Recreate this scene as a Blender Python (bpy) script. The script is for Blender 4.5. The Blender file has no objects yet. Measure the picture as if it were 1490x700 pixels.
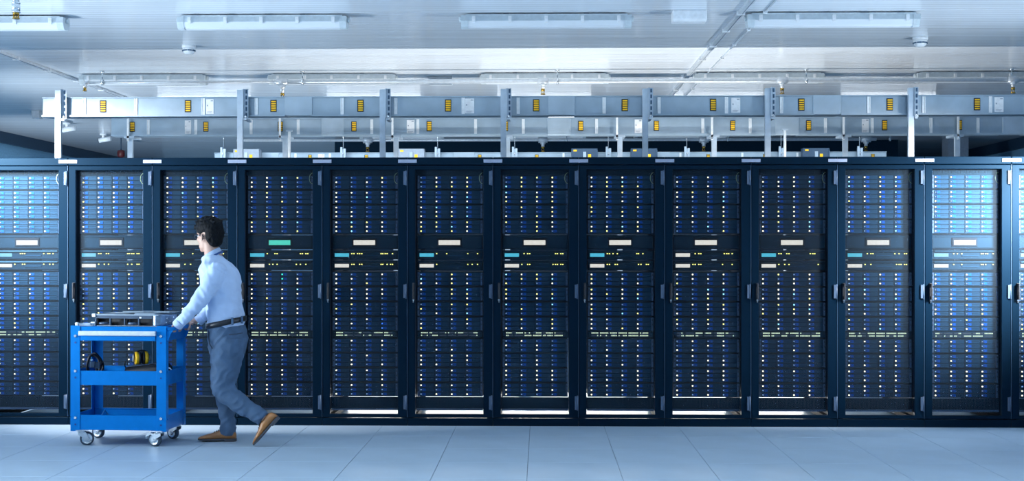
import bpy, bmesh, math, random
from mathutils import Vector, Matrix, noise
random.seed(7)
R = math.radians
SC = bpy.context.scene
COL = SC.collection

# ------------------------------------------------------------------ camera
FPX = 1850.0
CAMH = 1.435
YAW = math.atan(42.0 / FPX)
cd = bpy.data.cameras.new('camera')
cd.sensor_width = 36.0
cd.lens = FPX / 1490.0 * 36.0
cd.shift_y = 13.0 / 1490.0
cd.clip_start = 0.05
cam = bpy.data.objects.new('camera', cd)
COL.objects.link(cam)
cam.location = (0, 0, CAMH)
cam.rotation_euler = (R(90), 0, YAW)
SC.camera = cam

# ------------------------------------------------------------------ world, big lights, exposure
w = bpy.data.worlds.new('world')
SC.world = w
w.use_nodes = True
w.node_tree.nodes['Background'].inputs[0].default_value = (0.25, 0.42, 0.7, 1)
w.node_tree.nodes['Background'].inputs[1].default_value = 0.15
SC.view_settings.view_transform = 'Standard'
SC.view_settings.look = 'None'
SC.view_settings.exposure = 0.15
SC.view_settings.gamma = 1.0
SC.view_settings.use_curve_mapping = False

FILL_LEFT = 190.0
UPLIGHT = 42.0
LAMP_ROW = 14.5       # watts of each added lit ceiling luminaire, out of view
KEY_LEFT = 85.0
KEY_RIGHT = 105.0
AISLE = 40.0          # per tube in the closed aisle behind the racks


def area(name, loc, target, sx, sy, power, col, parent=None):
    l = bpy.data.lights.new(name, 'AREA')
    l.shape = 'RECTANGLE'
    l.size, l.size_y = sx, sy
    l.energy = power
    l.color = col
    o = bpy.data.objects.new(name, l)
    COL.objects.link(o)
    d = Vector(target) - Vector(loc)
    o.rotation_euler = d.to_track_quat('-Z', 'Y').to_euler()
    o.location = loc
    if parent:
        o.parent = parent
        o.matrix_parent_inverse = parent.matrix_world.inverted()
    return o


COOL = (0.82, 0.93, 1.0)

# ------------------------------------------------------------------ helpers
_s, _c = math.sin(YAW), math.cos(YAW)


def at(px, py, Y):
    """metres of a measured direction at a known distance Y from the camera plane"""
    u = (px - 745.0) / FPX
    X = Y * (u * _c - _s) / (_c + u * _s)
    d = Y * _c - X * _s
    return Vector((X, Y, CAMH - (py - 363.0) * d / FPX))


def lin(c):
    return tuple(((v / 255.0) / 12.92 if v / 255.0 <= 0.04045 else ((v / 255.0 + 0.055) / 1.055) ** 2.4) for v in c)


MATS = {}


def mat(name, rgb, rough=0.5, metal=0.0, spec=0.5, var=0.08, scale=30.0, bump=0.0, bscale=None, coat=0.0, stretch=None, tint=None):
    if name in MATS:
        return MATS[name]
    m = bpy.data.materials.new(name)
    m.use_nodes = True
    nt = m.node_tree
    b = nt.nodes['Principled BSDF']
    b.inputs['Roughness'].default_value = rough
    b.inputs['Metallic'].default_value = metal
    b.inputs['Specular IOR Level'].default_value = spec
    b.inputs['Coat Weight'].default_value = coat
    tc = nt.nodes.new('ShaderNodeTexCoord')
    mp = nt.nodes.new('ShaderNodeMapping')
    if stretch:
        mp.inputs['Scale'].default_value = stretch
    nt.links.new(tc.outputs['Object'], mp.inputs['Vector'])
    n = nt.nodes.new('ShaderNodeTexNoise')
    n.inputs['Scale'].default_value = scale
    n.inputs['Detail'].default_value = 3
    nt.links.new(mp.outputs[0], n.inputs['Vector'])
    cr = nt.nodes.new('ShaderNodeValToRGB')
    cr.color_ramp.elements[0].position = 0.3
    cr.color_ramp.elements[1].position = 0.7
    cr.color_ramp.elements[0].color = (*[v * (1 - var) for v in rgb], 1)
    cr.color_ramp.elements[1].color = (*[min(1, v * (1 + var)) for v in rgb], 1)
    nt.links.new(n.outputs['Fac'], cr.inputs[0])
    nt.links.new(cr.outputs[0], b.inputs['Base Color'])
    if tint:
        b.inputs['Specular Tint'].default_value = (*tint, 1)
    if bump > 0:
        n2 = nt.nodes.new('ShaderNodeTexNoise')
        n2.inputs['Scale'].default_value = bscale or scale
        n2.inputs['Detail'].default_value = 4
        nt.links.new(mp.outputs[0], n2.inputs['Vector'])
        bp = nt.nodes.new('ShaderNodeBump')
        bp.inputs['Strength'].default_value = bump
        bp.inputs['Distance'].default_value = 0.01
        nt.links.new(n2.outputs['Fac'], bp.inputs['Height'])
        nt.links.new(bp.outputs[0], b.inputs['Normal'])
    MATS[name] = m
    return m


def emis(name, rgb, strength, base=(0.02, 0.02, 0.02), pixel=0.0):
    if name in MATS:
        return MATS[name]
    m = bpy.data.materials.new(name)
    m.use_nodes = True
    nt = m.node_tree
    b = nt.nodes['Principled BSDF']
    b.inputs['Base Color'].default_value = (*base, 1)
    b.inputs['Roughness'].default_value = 0.4
    b.inputs['Emission Color'].default_value = (*rgb, 1)
    b.inputs['Emission Strength'].default_value = strength
    if pixel > 0:   # dot matrix of a small display
        tc = nt.nodes.new('ShaderNodeTexCoord')
        br = nt.nodes.new('ShaderNodeTexBrick')
        br.offset = 0.0
        br.inputs['Scale'].default_value = pixel
        br.inputs['Mortar Size'].default_value = 0.02
        br.inputs['Brick Width'].default_value = 0.4
        br.inputs['Row Height'].default_value = 0.7
        br.inputs['Color1'].default_value = (*rgb, 1)
        br.inputs['Color2'].default_value = (*[v * 0.9 for v in rgb], 1)
        br.inputs['Mortar'].default_value = (*[v * 0.55 for v in rgb], 1)
        mp = nt.nodes.new('ShaderNodeMapping')
        mp.inputs['Rotation'].default_value = (R(90), 0, 0)
        nt.links.new(tc.outputs['Object'], mp.inputs[0])
        nt.links.new(mp.outputs[0], br.inputs['Vector'])
        nt.links.new(br.outputs['Color'], b.inputs['Emission Color'])
    m.cycles.emission_sampling = 'NONE'
    MATS[name] = m
    return m


class MB:
    """collects shapes, then links them as one mesh object"""

    def __init__(s):
        s.v, s.f, s.m, s.sm = [], [], [], []

    def add(s, vs, fs, mi=0, smooth=False):
        o = len(s.v)
        s.v += [tuple(v) for v in vs]
        for f in fs:
            s.f.append(tuple(i + o for i in f))
            s.m.append(mi)
            s.sm.append(smooth)
        return s

    def box(s, x0, x1, y0, y1, z0, z1, mi=0, M=None):
        vs = [Vector(p) for p in ((x0, y0, z0), (x1, y0, z0), (x1, y1, z0), (x0, y1, z0), (x0, y0, z1), (x1, y0, z1), (x1, y1, z1), (x0, y1, z1))]
        if M is not None:
            vs = [M @ v for v in vs]
        return s.add(vs, [(0, 3, 2, 1), (4, 5, 6, 7), (0, 1, 5, 4), (1, 2, 6, 5), (2, 3, 7, 6), (3, 0, 4, 7)], mi)

    def chbox(s, x0, x1, y0, y1, z0, z1, c=0.003, mi=0):
        """box whose -Y face is chamfered"""
        vs = [(x0, y1, z0), (x1, y1, z0), (x1, y1, z1), (x0, y1, z1), (x0, y0 + c, z0), (x1, y0 + c, z0), (x1, y0 + c, z1), (x0, y0 + c, z1),
              (x0 + c, y0, z0 + c), (x1 - c, y0, z0 + c), (x1 - c, y0, z1 - c), (x0 + c, y0, z1 - c)]
        fs = [(0, 3, 2, 1), (0, 1, 5, 4), (1, 2, 6, 5), (2, 3, 7, 6), (3, 0, 4, 7), (4, 5, 9, 8), (5, 6, 10, 9), (6, 7, 11, 10), (7, 4, 8, 11), (8, 9, 10, 11)]
        return s.add(vs, fs, mi)

    def cyl(s, p0, p1, r, n=12, mi=0, r2=None, smooth=True):
        p0, p1 = Vector(p0), Vector(p1)
        r2 = r if r2 is None else r2
        q = (p1 - p0).to_track_quat('Z', 'Y')
        vs = []
        for p, rr in ((p0, r), (p1, r2)):
            for i in range(n):
                a = 2 * math.pi * i / n
                vs.append(p + q @ Vector((rr * math.cos(a), rr * math.sin(a), 0)))
        s.add(vs, [(i, (i + 1) % n, n + (i + 1) % n, n + i) for i in range(n)], mi, smooth)
        s.add(vs[:n], [tuple(reversed(range(n)))], mi)
        s.add(vs[n:], [tuple(range(n))], mi)
        return s

    def tube(s, pts, r, n=8, mi=0):
        pts = [Vector(p) for p in pts]
        rr = r if isinstance(r, (list, tuple)) else [r] * len(pts)
        rings = []
        for i, p in enumerate(pts):
            t = (pts[min(i + 1, len(pts) - 1)] - pts[max(i - 1, 0)])
            q = t.to_track_quat('Z', 'Y')
            rings.append([p + q @ Vector((rr[i] * math.cos(2 * math.pi * k / n), rr[i] * math.sin(2 * math.pi * k / n), 0)) for k in range(n)])
        return s.loft(rings, mi)

    def loft(s, rings, mi=0, smooth=True, caps=True):
        n = len(rings[0])
        vs = [v for r in rings for v in r]
        fs = []
        for j in range(len(rings) - 1):
            for i in range(n):
                fs.append((j * n + i, j * n + (i + 1) % n, (j + 1) * n + (i + 1) % n, (j + 1) * n + i))
        s.add(vs, fs, mi, smooth)
        if not caps:
            return s
        s.add(rings[0], [tuple(reversed(range(n)))], mi)
        s.add(rings[-1], [tuple(range(n))], mi)
        return s

    def lathe(s, prof, center=(0, 0, 0), axis='Z', n=20, mi=0, caps=True):
        rings = []
        c = Vector(center)
        for r, h in prof:
            ring = []
            for i in range(n):
                a = 2 * math.pi * i / n
                p = (r * math.cos(a), r * math.sin(a), h)
                if axis == 'X':
                    p = (p[2], p[0], p[1])
                elif axis == 'Y':
                    p = (p[0], -p[2], p[1])
                ring.append(c + Vector(p))
            rings.append(ring)
        return s.loft(rings, mi, True, caps)

    def prism(s, poly, d0, d1, axis='X', mi=0):
        """closed 2-D outline extruded along an axis"""
        def pt(a, b, d):
            return {'X': (d, a, b), 'Y': (a, d, b), 'Z': (a, b, d)}[axis]
        n = len(poly)
        vs = [pt(a, b, d0) for a, b in poly] + [pt(a, b, d1) for a, b in poly]
        s.add(vs, [(i, (i + 1) % n, n + (i + 1) % n, n + i) for i in range(n)] + [tuple(reversed(range(n))), tuple(range(n, 2 * n))], mi)
        return s

    def ell(s, c, r, M=None, n=20, mi=0):
        c = Vector(c)
        rings = []
        for j in range(1, n // 2):
            t = math.pi * j / (n // 2)
            ring = []
            for i in range(n):
                a = 2 * math.pi * i / n
                p = Vector((r[0] * math.sin(t) * math.cos(a), r[1] * math.sin(t) * math.sin(a), -r[2] * math.cos(t)))
                if M is not None:
                    p = M @ p
                ring.append(c + p)
            rings.append(ring)
        return s.loft(rings, mi)

    def mesh(s, name, mats, fix=True):
        me = bpy.data.meshes.new(name)
        me.from_pydata(s.v, [], s.f)
        for m in (mats if isinstance(mats, (list, tuple)) else [mats]):
            me.materials.append(m)
        me.polygons.foreach_set('material_index', s.m)
        me.polygons.foreach_set('use_smooth', s.sm)
        me.update()
        if fix:
            bm = bmesh.new()
            bm.from_mesh(me)
            bmesh.ops.remove_doubles(bm, verts=bm.verts, dist=1e-6)
            bmesh.ops.recalc_face_normals(bm, faces=bm.faces)
            bm.to_mesh(me)
            bm.free()
        return me

    def build(s, name, mats, parent=None, loc=None, bevel=0.0):
        o = link(name, s.mesh(name, mats), parent, loc)
        if bevel:
            md = o.modifiers.new('bevel', 'BEVEL')
            md.width = bevel
            md.segments = 2
            md.limit_method = 'ANGLE'
        return o


def link(name, me, parent=None, loc=None):
    o = bpy.data.objects.new(name, me)
    COL.objects.link(o)
    if parent:
        o.parent = parent
    if loc is not None:
        o.location = loc
    return o


def tag(o, label=None, cat=None, group=None, kind=None):
    if label:
        o['label'] = label
    if cat:
        o['category'] = cat
    if group:
        o['group'] = group
    if kind:
        o['kind'] = kind
    return o


def thing(name, loc, label, cat, group=None, rz=0.0):
    o = link(name, None, None, loc)
    o.empty_display_size = 0.1
    o.rotation_euler = (0, 0, rz)
    return tag(o, label, cat, group)


ORD = ['first', 'second', 'third', 'fourth', 'fifth', 'sixth', 'seventh', 'eighth', 'ninth', 'tenth', 'eleventh', 'twelfth', 'thirteenth', 'fourteenth', 'fifteenth']

# ------------------------------------------------------------------ materials
M_floor = mat('floor tile laminate', (0.38, 0.50, 0.62), rough=0.42, var=0.05, scale=3.0, spec=0.4)
M_joint = mat('floor joint', (0.10, 0.16, 0.25), rough=0.8)
M_wall = mat('painted wall', (0.20, 0.42, 0.62), rough=0.6)
M_dark = mat('dark partition', (0.001, 0.016, 0.036), rough=0.7, spec=0.1)
M_wtrim = mat('dark wall trim', (0.015, 0.05, 0.10), rough=0.5)
M_rack = mat('rack powder coat', (0.0009, 0.0074, 0.0190), rough=0.35, spec=0.20, var=0.02, scale=60, tint=(0.32, 0.66, 1.0))
M_rackin = mat('rack interior', (0.0015, 0.005, 0.010), rough=0.7, spec=0.15)
M_chas = mat('server chassis', (0.0018, 0.0085, 0.0185), rough=0.5, spec=0.2, tint=(0.25, 0.72, 1.0))
M_drive = mat('drive bezel', (0.0042, 0.0205, 0.045), rough=0.5, spec=0.25, tint=(0.25, 0.72, 1.0), var=0.2, scale=200)
M_latch = mat('blue drive latch', (0.0005, 0.050, 0.25), rough=0.4, spec=0.2, tint=(0.2, 0.6, 1.0))
M_ear = mat('server ear', (0.035, 0.07, 0.125), rough=0.4)
M_plate = mat('pale joint plate', (0.27, 0.33, 0.46), rough=0.4)
M_hinge = mat('hinge steel', (0.05, 0.09, 0.16), rough=0.4)
M_chrome = mat('chrome', (0.75, 0.80, 0.85), rough=0.2, metal=1.0)
M_black = mat('black rubber', (0.006, 0.010, 0.018), rough=0.5)
M_wire = mat('ground wire', (0.35, 0.42, 0.20), rough=0.5)
M_bus = mat('galvanised busway', (0.34, 0.45, 0.55), rough=0.38, metal=0.35, var=0.10, scale=6.0)
M_bus2 = mat('busway joint cover', (0.39, 0.50, 0.60), rough=0.34, metal=0.35, var=0.08, scale=6.0)
M_rib = mat('busway rib', (0.85, 0.90, 0.94), rough=0.3, metal=0.2)
M_strut = mat('steel strut', (0.46, 0.57, 0.68), rough=0.35, metal=0.4, var=0.1, scale=10)
M_hole = mat('strut slot', (0.04, 0.10, 0.18), rough=0.7)
M_mark = mat('black marker plate', (0.010, 0.018, 0.022), rough=0.5)
M_yel = mat('yellow bar', (1.0, 0.56, 0.01), rough=0.5)
M_stick = mat('white sticker', (0.80, 0.84, 0.88), rough=0.5)
M_print = mat('grey print', (0.30, 0.36, 0.44), rough=0.6)
M_pipe = mat('painted pipe', (0.62, 0.68, 0.74), rough=0.3, metal=0.3)
M_brass = mat('brass', (0.45, 0.28, 0.06), rough=0.25, metal=1.0)
M_fix = mat('luminaire body', (0.55, 0.63, 0.68), rough=0.35)
M_clip = mat('luminaire clip', (0.80, 0.84, 0.88), rough=0.3)
M_white = mat('white plastic', (0.80, 0.84, 0.88), rough=0.35)
M_grey = mat('grey box', (0.28, 0.34, 0.42), rough=0.45)
M_navyb = mat('dark tap box', (0.03, 0.07, 0.13), rough=0.5)
M_cart = mat('blue cart paint', (0.001, 0.175, 0.56), rough=0.40, spec=0.28, tint=(0.3, 0.7, 1.0), var=0.05, scale=15)
M_alu = mat('aluminium strip', (0.75, 0.80, 0.83), rough=0.35, metal=0.4)
M_tyre = mat('grey tyre', (0.03, 0.06, 0.10), rough=0.6)
M_zinc = mat('zinc plated steel', (0.70, 0.76, 0.80), rough=0.25, metal=0.8)
M_skin = mat('skin', (0.52, 0.33, 0.26), rough=0.55, var=0.06, scale=20)
M_hair = mat('black hair', (0.0022, 0.004, 0.007), rough=0.6, spec=0.12, var=0.4, scale=120, bump=0.6, bscale=150, stretch=(1, 1, 0.25))
M_shirt = mat('light blue shirt cotton', (0.46, 0.60, 0.84), rough=0.8, var=0.04, scale=12, spec=0.2, bump=0.25, bscale=14)
M_trous = mat('slate trousers', (0.070, 0.125, 0.215), rough=0.8, var=0.12, scale=18, spec=0.2, bump=0.3, bscale=16)
M_belt = mat('black leather belt', (0.010, 0.014, 0.022), rough=0.35)
M_shoe = mat('brown leather', (0.36, 0.155, 0.050), rough=0.35, var=0.3, scale=14, coat=0.2)
M_sole = mat('dark sole', (0.05, 0.055, 0.07), rough=0.6)
M_lan = mat('blue lanyard', (0.02, 0.08, 0.28), rough=0.6)
M_eye = mat('eye white', (0.7, 0.7, 0.7), rough=0.2)
M_lip = mat('lips', (0.40, 0.18, 0.16), rough=0.5)
M_frame = mat('dark glasses frame', (0.02, 0.03, 0.05), rough=0.3)


def ceiling_material():
    m = bpy.data.materials.new('glossy ribbed ceiling steel')
    m.use_nodes = True
    nt = m.node_tree
    b = nt.nodes['Principled BSDF']
    b.inputs['Base Color'].default_value = (0.74, 0.80, 0.87, 1)
    b.inputs['Roughness'].default_value = 0.13
    b.inputs['Specular IOR Level'].default_value = 0.6
    tc = nt.nodes.new('ShaderNodeTexCoord')
    wv = nt.nodes.new('ShaderNodeTexWave')
    wv.wave_type = 'BANDS'
    wv.bands_direction = 'Y'
    wv.inputs['Scale'].default_value = 4.2
    wv.inputs['Distortion'].default_value = 0.0
    mp = nt.nodes.new('ShaderNodeMapping')
    mp.inputs['Scale'].default_value = (0.03, 5.0, 1)
    ns = nt.nodes.new('ShaderNodeTexNoise')
    ns.inputs['Scale'].default_value = 1.6
    ns.inputs['Detail'].default_value = 5
    ad = nt.nodes.new('ShaderNodeMath')
    ad.operation = 'MULTIPLY_ADD'
    ad.inputs[1].default_value = 4.0
    bp = nt.nodes.new('ShaderNodeBump')
    bp.inputs['Strength'].default_value = 0.5
    bp.inputs['Distance'].default_value = 0.0016
    nt.links.new(tc.outputs['Object'], wv.inputs['Vector'])
    nt.links.new(tc.outputs['Object'], mp.inputs[0])
    nt.links.new(mp.outputs[0], ns.inputs['Vector'])
    nt.links.new(ns.outputs['Fac'], ad.inputs[0])
    nt.links.new(wv.outputs['Fac'], ad.inputs[2])
    nt.links.new(ad.outputs[0], bp.inputs['Height'])
    nt.links.new(bp.outputs[0], b.inputs['Normal'])
    return m


M_ceil = ceiling_material()


def glass_material(name, tint=(0.93, 0.96, 1.0), rough=0.03, haze=0.0, ior=1.3):
    m = bpy.data.materials.new(name)
    m.use_nodes = True
    nt = m.node_tree
    nt.nodes.clear()
    out = nt.nodes.new('ShaderNodeOutputMaterial')
    mx = nt.nodes.new('ShaderNodeMixShader')
    fr = nt.nodes.new('ShaderNodeFresnel')
    fr.inputs['IOR'].default_value = ior
    tr = nt.nodes.new('ShaderNodeBsdfTransparent')
    tr.inputs[0].default_value = (*tint, 1)
    gl = nt.nodes.new('ShaderNodeBsdfGlossy')
    gl.inputs['Roughness'].default_value = rough
    gl.inputs['Color'].default_value = (0.72, 0.86, 1.0, 1)
    nt.links.new(fr.outputs[0], mx.inputs[0])
    nt.links.new(tr.outputs[0], mx.inputs[1])
    nt.links.new(gl.outputs[0], mx.inputs[2])
    last = mx
    if haze > 0:        # pale dust painted in to imitate reflected light on the pane
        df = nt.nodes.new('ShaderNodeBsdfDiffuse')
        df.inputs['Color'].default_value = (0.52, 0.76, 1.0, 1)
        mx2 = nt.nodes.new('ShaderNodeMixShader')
        mx2.inputs[0].default_value = haze
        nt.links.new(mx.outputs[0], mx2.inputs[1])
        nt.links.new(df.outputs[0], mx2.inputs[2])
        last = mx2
    nt.links.new(last.outputs[0], out.inputs[0])
    return m


M_glass = glass_material('door glass', haze=0.010, ior=1.15)
M_lens = glass_material('spectacle lens', (0.97, 0.99, 1.0), 0.02, 0.0, 1.06)

# ------------------------------------------------------------------ the room
CZ = 3.20                       # ceiling height
XL, XR = -8.1, 7.6
YF, YB = -9.0, 27.0
YR = 10.32                      # front plane of the rack row
RP = 0.696                      # rack pitch
RX0 = -3.869                    # joint between the first two cabinets in view
TOPR = 2.184                    # rack height

floor = MB().box(XL, XR, YF, YB, -0.12, -0.006).build('floor', M_joint)
tag(floor, 'pale blue grey raised floor of square panels', kind='structure')
TX0, TY0 = -0.087, 7.96
tile = MB()
g = 0.0016
tile.add([(g, g, -0.02), (0.6 - g, g, -0.02), (0.6 - g, 0.6 - g, -0.02), (g, 0.6 - g, -0.02), (g, g, -0.001), (0.6 - g, g, -0.001), (0.6 - g, 0.6 - g, -0.001), (g, 0.6 - g, -0.001),
          (g + .001, g + .001, 0), (0.6 - g - .001, g + .001, 0), (0.6 - g - .001, 0.6 - g - .001, 0), (g + .001, 0.6 - g - .001, 0)],
         [(0, 1, 5, 4), (1, 2, 6, 5), (2, 3, 7, 6), (3, 0, 4, 7), (4, 5, 9, 8), (5, 6, 10, 9), (6, 7, 11, 10), (7, 4, 8, 11), (8, 9, 10, 11)])
tme = tile.mesh('floor_tile', M_floor)
rest = MB()
for ix in range(-14, 13):
    for iy in range(-29, 32):
        x, y = TX0 + 0.6 * ix, TY0 + 0.6 * iy
        if x < XL - 0.01 or x + 0.6 > XR + 0.3:
            continue
        if -10 <= ix <= 9 and -3 <= iy <= 6:
            link('floor_tile', tme, floor, (x, y, 0))
        else:
            rest.box(x + g, x + 0.6 - g, y + g, y + 0.6 - g, -0.02, 0.0)
tag(rest.build('floor_tiles_beyond', M_floor, floor), kind='stuff')

ceil = MB().box(XL, XR, YF, YB, CZ + 0.006, CZ + 0.1).build('ceiling', M_wtrim)
tag(ceil, 'glossy ribbed metal ceiling panels', kind='structure')
CP = 1.60
cpm = MB().box(XL, XR, 0.002, CP - 0.002, 0, 0.03).mesh('ceiling_panel', M_ceil)
y = 12.63 - CP * 13
while y < YB - 0.1:
    o = link('ceiling_panel', cpm, ceil, (0, y, CZ))
    y += CP

for nm, bx_, lab in (('wall_left', (XL - 0.15, XL, YF, YB, 0, CZ), 'blue painted side wall on the left'),
                     ('wall_right', (XR, XR + 0.15, YF, YB, 0, CZ), 'blue painted side wall on the right'),
                     ('wall_back', (XL, XR, YB, YB + 0.15, 0, CZ), 'blue painted far wall'),
                     ('wall_front', (XL, XR, YF - 0.15, YF, 0, CZ), 'dark navy wall behind the viewer')):
    tag(MB().box(*bx_).build(nm, M_dark if nm == 'wall_front' else M_wall), lab, kind='structure')
tag(MB().box(XL, XL + 0.06, 9, YB, CZ - 0.17, CZ - 0.002).build('trim_1', M_wtrim), 'dark cornice along the left wall', kind='structure')
tag(MB().box(XR - 0.06, XR, 9, YB, CZ - 0.17, CZ - 0.002).build('trim_2', M_wtrim), 'dark cornice along the right wall', kind='structure')
tag(MB().box(-3.35, 5.75, 20.6, 20.75, 0, CZ - 0.002).build('wall_partition', M_dark), 'dark navy partition wall behind the far busway', kind='structure')
tag(MB().box(6.42, 6.74, 20.2, 20.5, 0, CZ - 0.002).build('wall_column', M_grey), 'grey square column near the far right corner', kind='structure')

M_pane = mat('frosted window glass', (0.75, 0.80, 0.85), rough=0.3)
M_sash = mat('white window sash', (0.70, 0.74, 0.78), rough=0.4)


def window(n, xw, sx, y0, y1, z0, z1, power, lab):
    o = link('window_%d' % n, None, None, (xw, 0, 0))
    tag(o, lab, kind='structure')
    xi = 0.02 * sx
    MB().box(min(0, xi), max(0, xi), y0, y1, z0, z1).build('window_pane', M_pane, o)
    m = MB()
    t = 0.06
    k = 4
    for i in range(k + 1):
        yy = y0 + (y1 - y0) * i / k
        m.box(min(0, 3 * xi), max(0, 3 * xi), yy - t / 2, yy + t / 2, z0 - t, z1 + t)
    m.box(min(0, 3 * xi), max(0, 3 * xi), y0, y1, z0 - t, z0).box(min(0, 3 * xi), max(0, 3 * xi), y0, y1, z1, z1 + t)
    m.build('window_frame', M_sash, o)
    l = area('window_daylight', (xw + xi * 1.5, (y0 + y1) / 2, (z0 + z1) / 2), (xw + sx * 5, (y0 + y1) / 2, (z0 + z1) / 2), y1 - y0, z1 - z0, power, COOL)
    return o


window(1, XL, 1, 3.6, 8.8, 1.0, 3.0, FILL_LEFT, 'frosted daylight window in the left wall')  # added light source, out of view, so shadows fall to the right

# ------------------------------------------------------------------ server cabinets
OPX0, OPX1, OPZ0, OPZ1 = 0.064, 0.617, 0.096, 2.083
REC = 0.06                       # depth of the server faces behind the door front


def zf(py):
    return CAMH - (py - 363.0) / 178.2


def rack_parts():
    P = {}
    m = MB()   # carcass: posts, side cheeks, jambs
    for x0, x1 in ((0.004, 0.05), (0.646, 0.692)):
        m.box(x0, x1, 0.035, 0.085, 0.0, 2.12)
        m.box(x0, x1, 1.04, 1.09, 0.0, 2.12)
        m.box(x0, x1, 0.085, 1.04, 0.02, 0.06)
    m.box(0.004, 0.692, 1.05, 1.09, 2.05, 2.12)
    P['frame'] = m.mesh('frame', M_rackin)
    P['side_panel'] = MB().box(0.002, 0.010, 0.09, 1.04, 0.06, 2.12).mesh('side_panel', M_rackin)
    m = MB()
    m.chbox(0.0015, 0.6945, 0.0, 1.09, 2.123, TOPR, 0.003)
    P['top_cover'] = m.mesh('top_cover', M_rack)
    m = MB()
    m.chbox(0.001, 0.695, 0.002, 0.05, 0.0, 0.063, 0.003)
    m.box(0.05, 0.22, 0.0, 0.003, 0.050, 0.058)
    P['plinth'] = m.mesh('plinth', M_rack)
    m = MB()   # door frame
    a, b_, c0, c1 = 0.004, 0.692, 0.068, 2.118
    m.add([(a, 0.03, c0), (b_, 0.03, c0), (b_, 0.03, c1), (a, 0.03, c1), (a, .004, c0), (b_, .004, c0), (b_, .004, c1), (a, .004, c1),
           (a + .004, 0, c0 + .004), (b_ - .004, 0, c0 + .004), (b_ - .004, 0, c1 - .004), (a + .004, 0, c1 - .004),
           (OPX0 - .003, 0, OPZ0 - .003), (OPX1 + .003, 0, OPZ0 - .003), (OPX1 + .003, 0, OPZ1 + .003), (OPX0 - .003, 0, OPZ1 + .003),
           (OPX0, .004, OPZ0), (OPX1, .004, OPZ0), (OPX1, .004, OPZ1), (OPX0, .004, OPZ1),
           (OPX0, .03, OPZ0), (OPX1, .03, OPZ0), (OPX1, .03, OPZ1), (OPX0, .03, OPZ1)],
          [q for k in range(4) for k2 in [(k + 1) % 4] for q in
           ((k, k2, 4 + k2, 4 + k), (4 + k, 4 + k2, 8 + k2, 8 + k), (8 + k, 8 + k2, 12 + k2, 12 + k), (12 + k, 12 + k2, 16 + k2, 16 + k), (16 + k, 16 + k2, 20 + k2, 20 + k), (20 + k, 20 + k2, k2, k))])
    P['door'] = m.mesh('door', M_rack)
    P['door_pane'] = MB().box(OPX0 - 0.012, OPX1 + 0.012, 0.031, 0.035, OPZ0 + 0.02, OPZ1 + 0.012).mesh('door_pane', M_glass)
    P['jamb'] = MB().box(0, 0.012, 0.031, 0.30, 0.10, 2.10).mesh('jamb', M_rackin)
    # handle on the left stile
    hz = 1.435 - (425 - 363) / 179.0
    m = MB()
    m.box(0.040, 0.058, -0.008, 0.002, hz - 0.075, hz + 0.075)
    m.chbox(0.044, 0.056, -0.034, -0.018, hz - 0.055, hz + 0.072, 0.003)
    m.box(0.045, 0.055, -0.020, -0.004, hz + 0.045, hz + 0.072)
    m.box(0.045, 0.055, -0.020, -0.004, hz - 0.055, hz - 0.03)
    P['handle'] = m.mesh('handle', M_black)
    P['lock'] = MB().cyl((0.049, -0.012, hz - 0.064), (0.049, 0, hz - 0.064), 0.008, 10).box(0.0455, 0.0525, -0.009, 0, hz - 0.085, hz - 0.066).mesh('lock', M_chrome)
    P['hinge'] = MB().chbox(0.664, 0.682, -0.010, 0.002, -0.055, 0.055, 0.002).cyl((0.686, -0.006, -0.06), (0.686, -0.006, 0.06), 0.0065, 8).mesh('hinge', M_hinge)
    # ventilated panels over and under the servers
    for nm, z0, z1 in (('top_vent_panel', zf(254.6), 2.10), ('vent_panel', zf(595), zf(578.2))):
        m = MB().box(0.0645, 0.6165, REC + 0.006, REC + 0.02, z0, z1)
        n = 44
        for i in range(n):
            x = 0.085 + (0.516) * i / (n - 1)
            m.box(x - 0.0032, x + 0.0032, REC, REC + 0.007, z0 + 0.008, z1 - 0.006)
        m.box(0.076, 0.610, REC - 0.002, REC + 0.008, z0, z0 + 0.005)
        P[nm] = m.mesh(nm, M_chas)
    P['base_rail'] = MB().box(0.07, 0.612, REC - 0.012, REC + 0.03, zf(597.2), zf(594.5)).mesh('base_rail', M_ear)
    pts = []
    zc, r = zf(259.5), 0.045
    for i in range(17):
        t = R(95 + 170 * i / 16)
        pts.append((0.612 + r * 0.65 * math.cos(t), 0.046, zc + r * math.sin(t)))
    P['ground_wire'] = MB().tube(pts, 0.0022, 6).mesh('ground_wire', M_wire)
    P['edge_trim'] = MB().box(0.6928, 0.6958, -0.003, 0.030, 0.068, 2.118).mesh('edge_trim', mat('edge trim', (0.035, 0.085, 0.16), rough=0.35))  # highlight at the door gap, built as a paler strip
    P['joint_plate'] = MB().chbox(-0.076, 0.076, -0.0045, 0.0, 0.0, 0.027, 0.001).mesh('joint_plate', M_plate)
    return P


RPM = rack_parts()
RACKS = []
NR = 13


def rack_where(i):
    return '%s cabinet from the left' % ORD[i]


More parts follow.
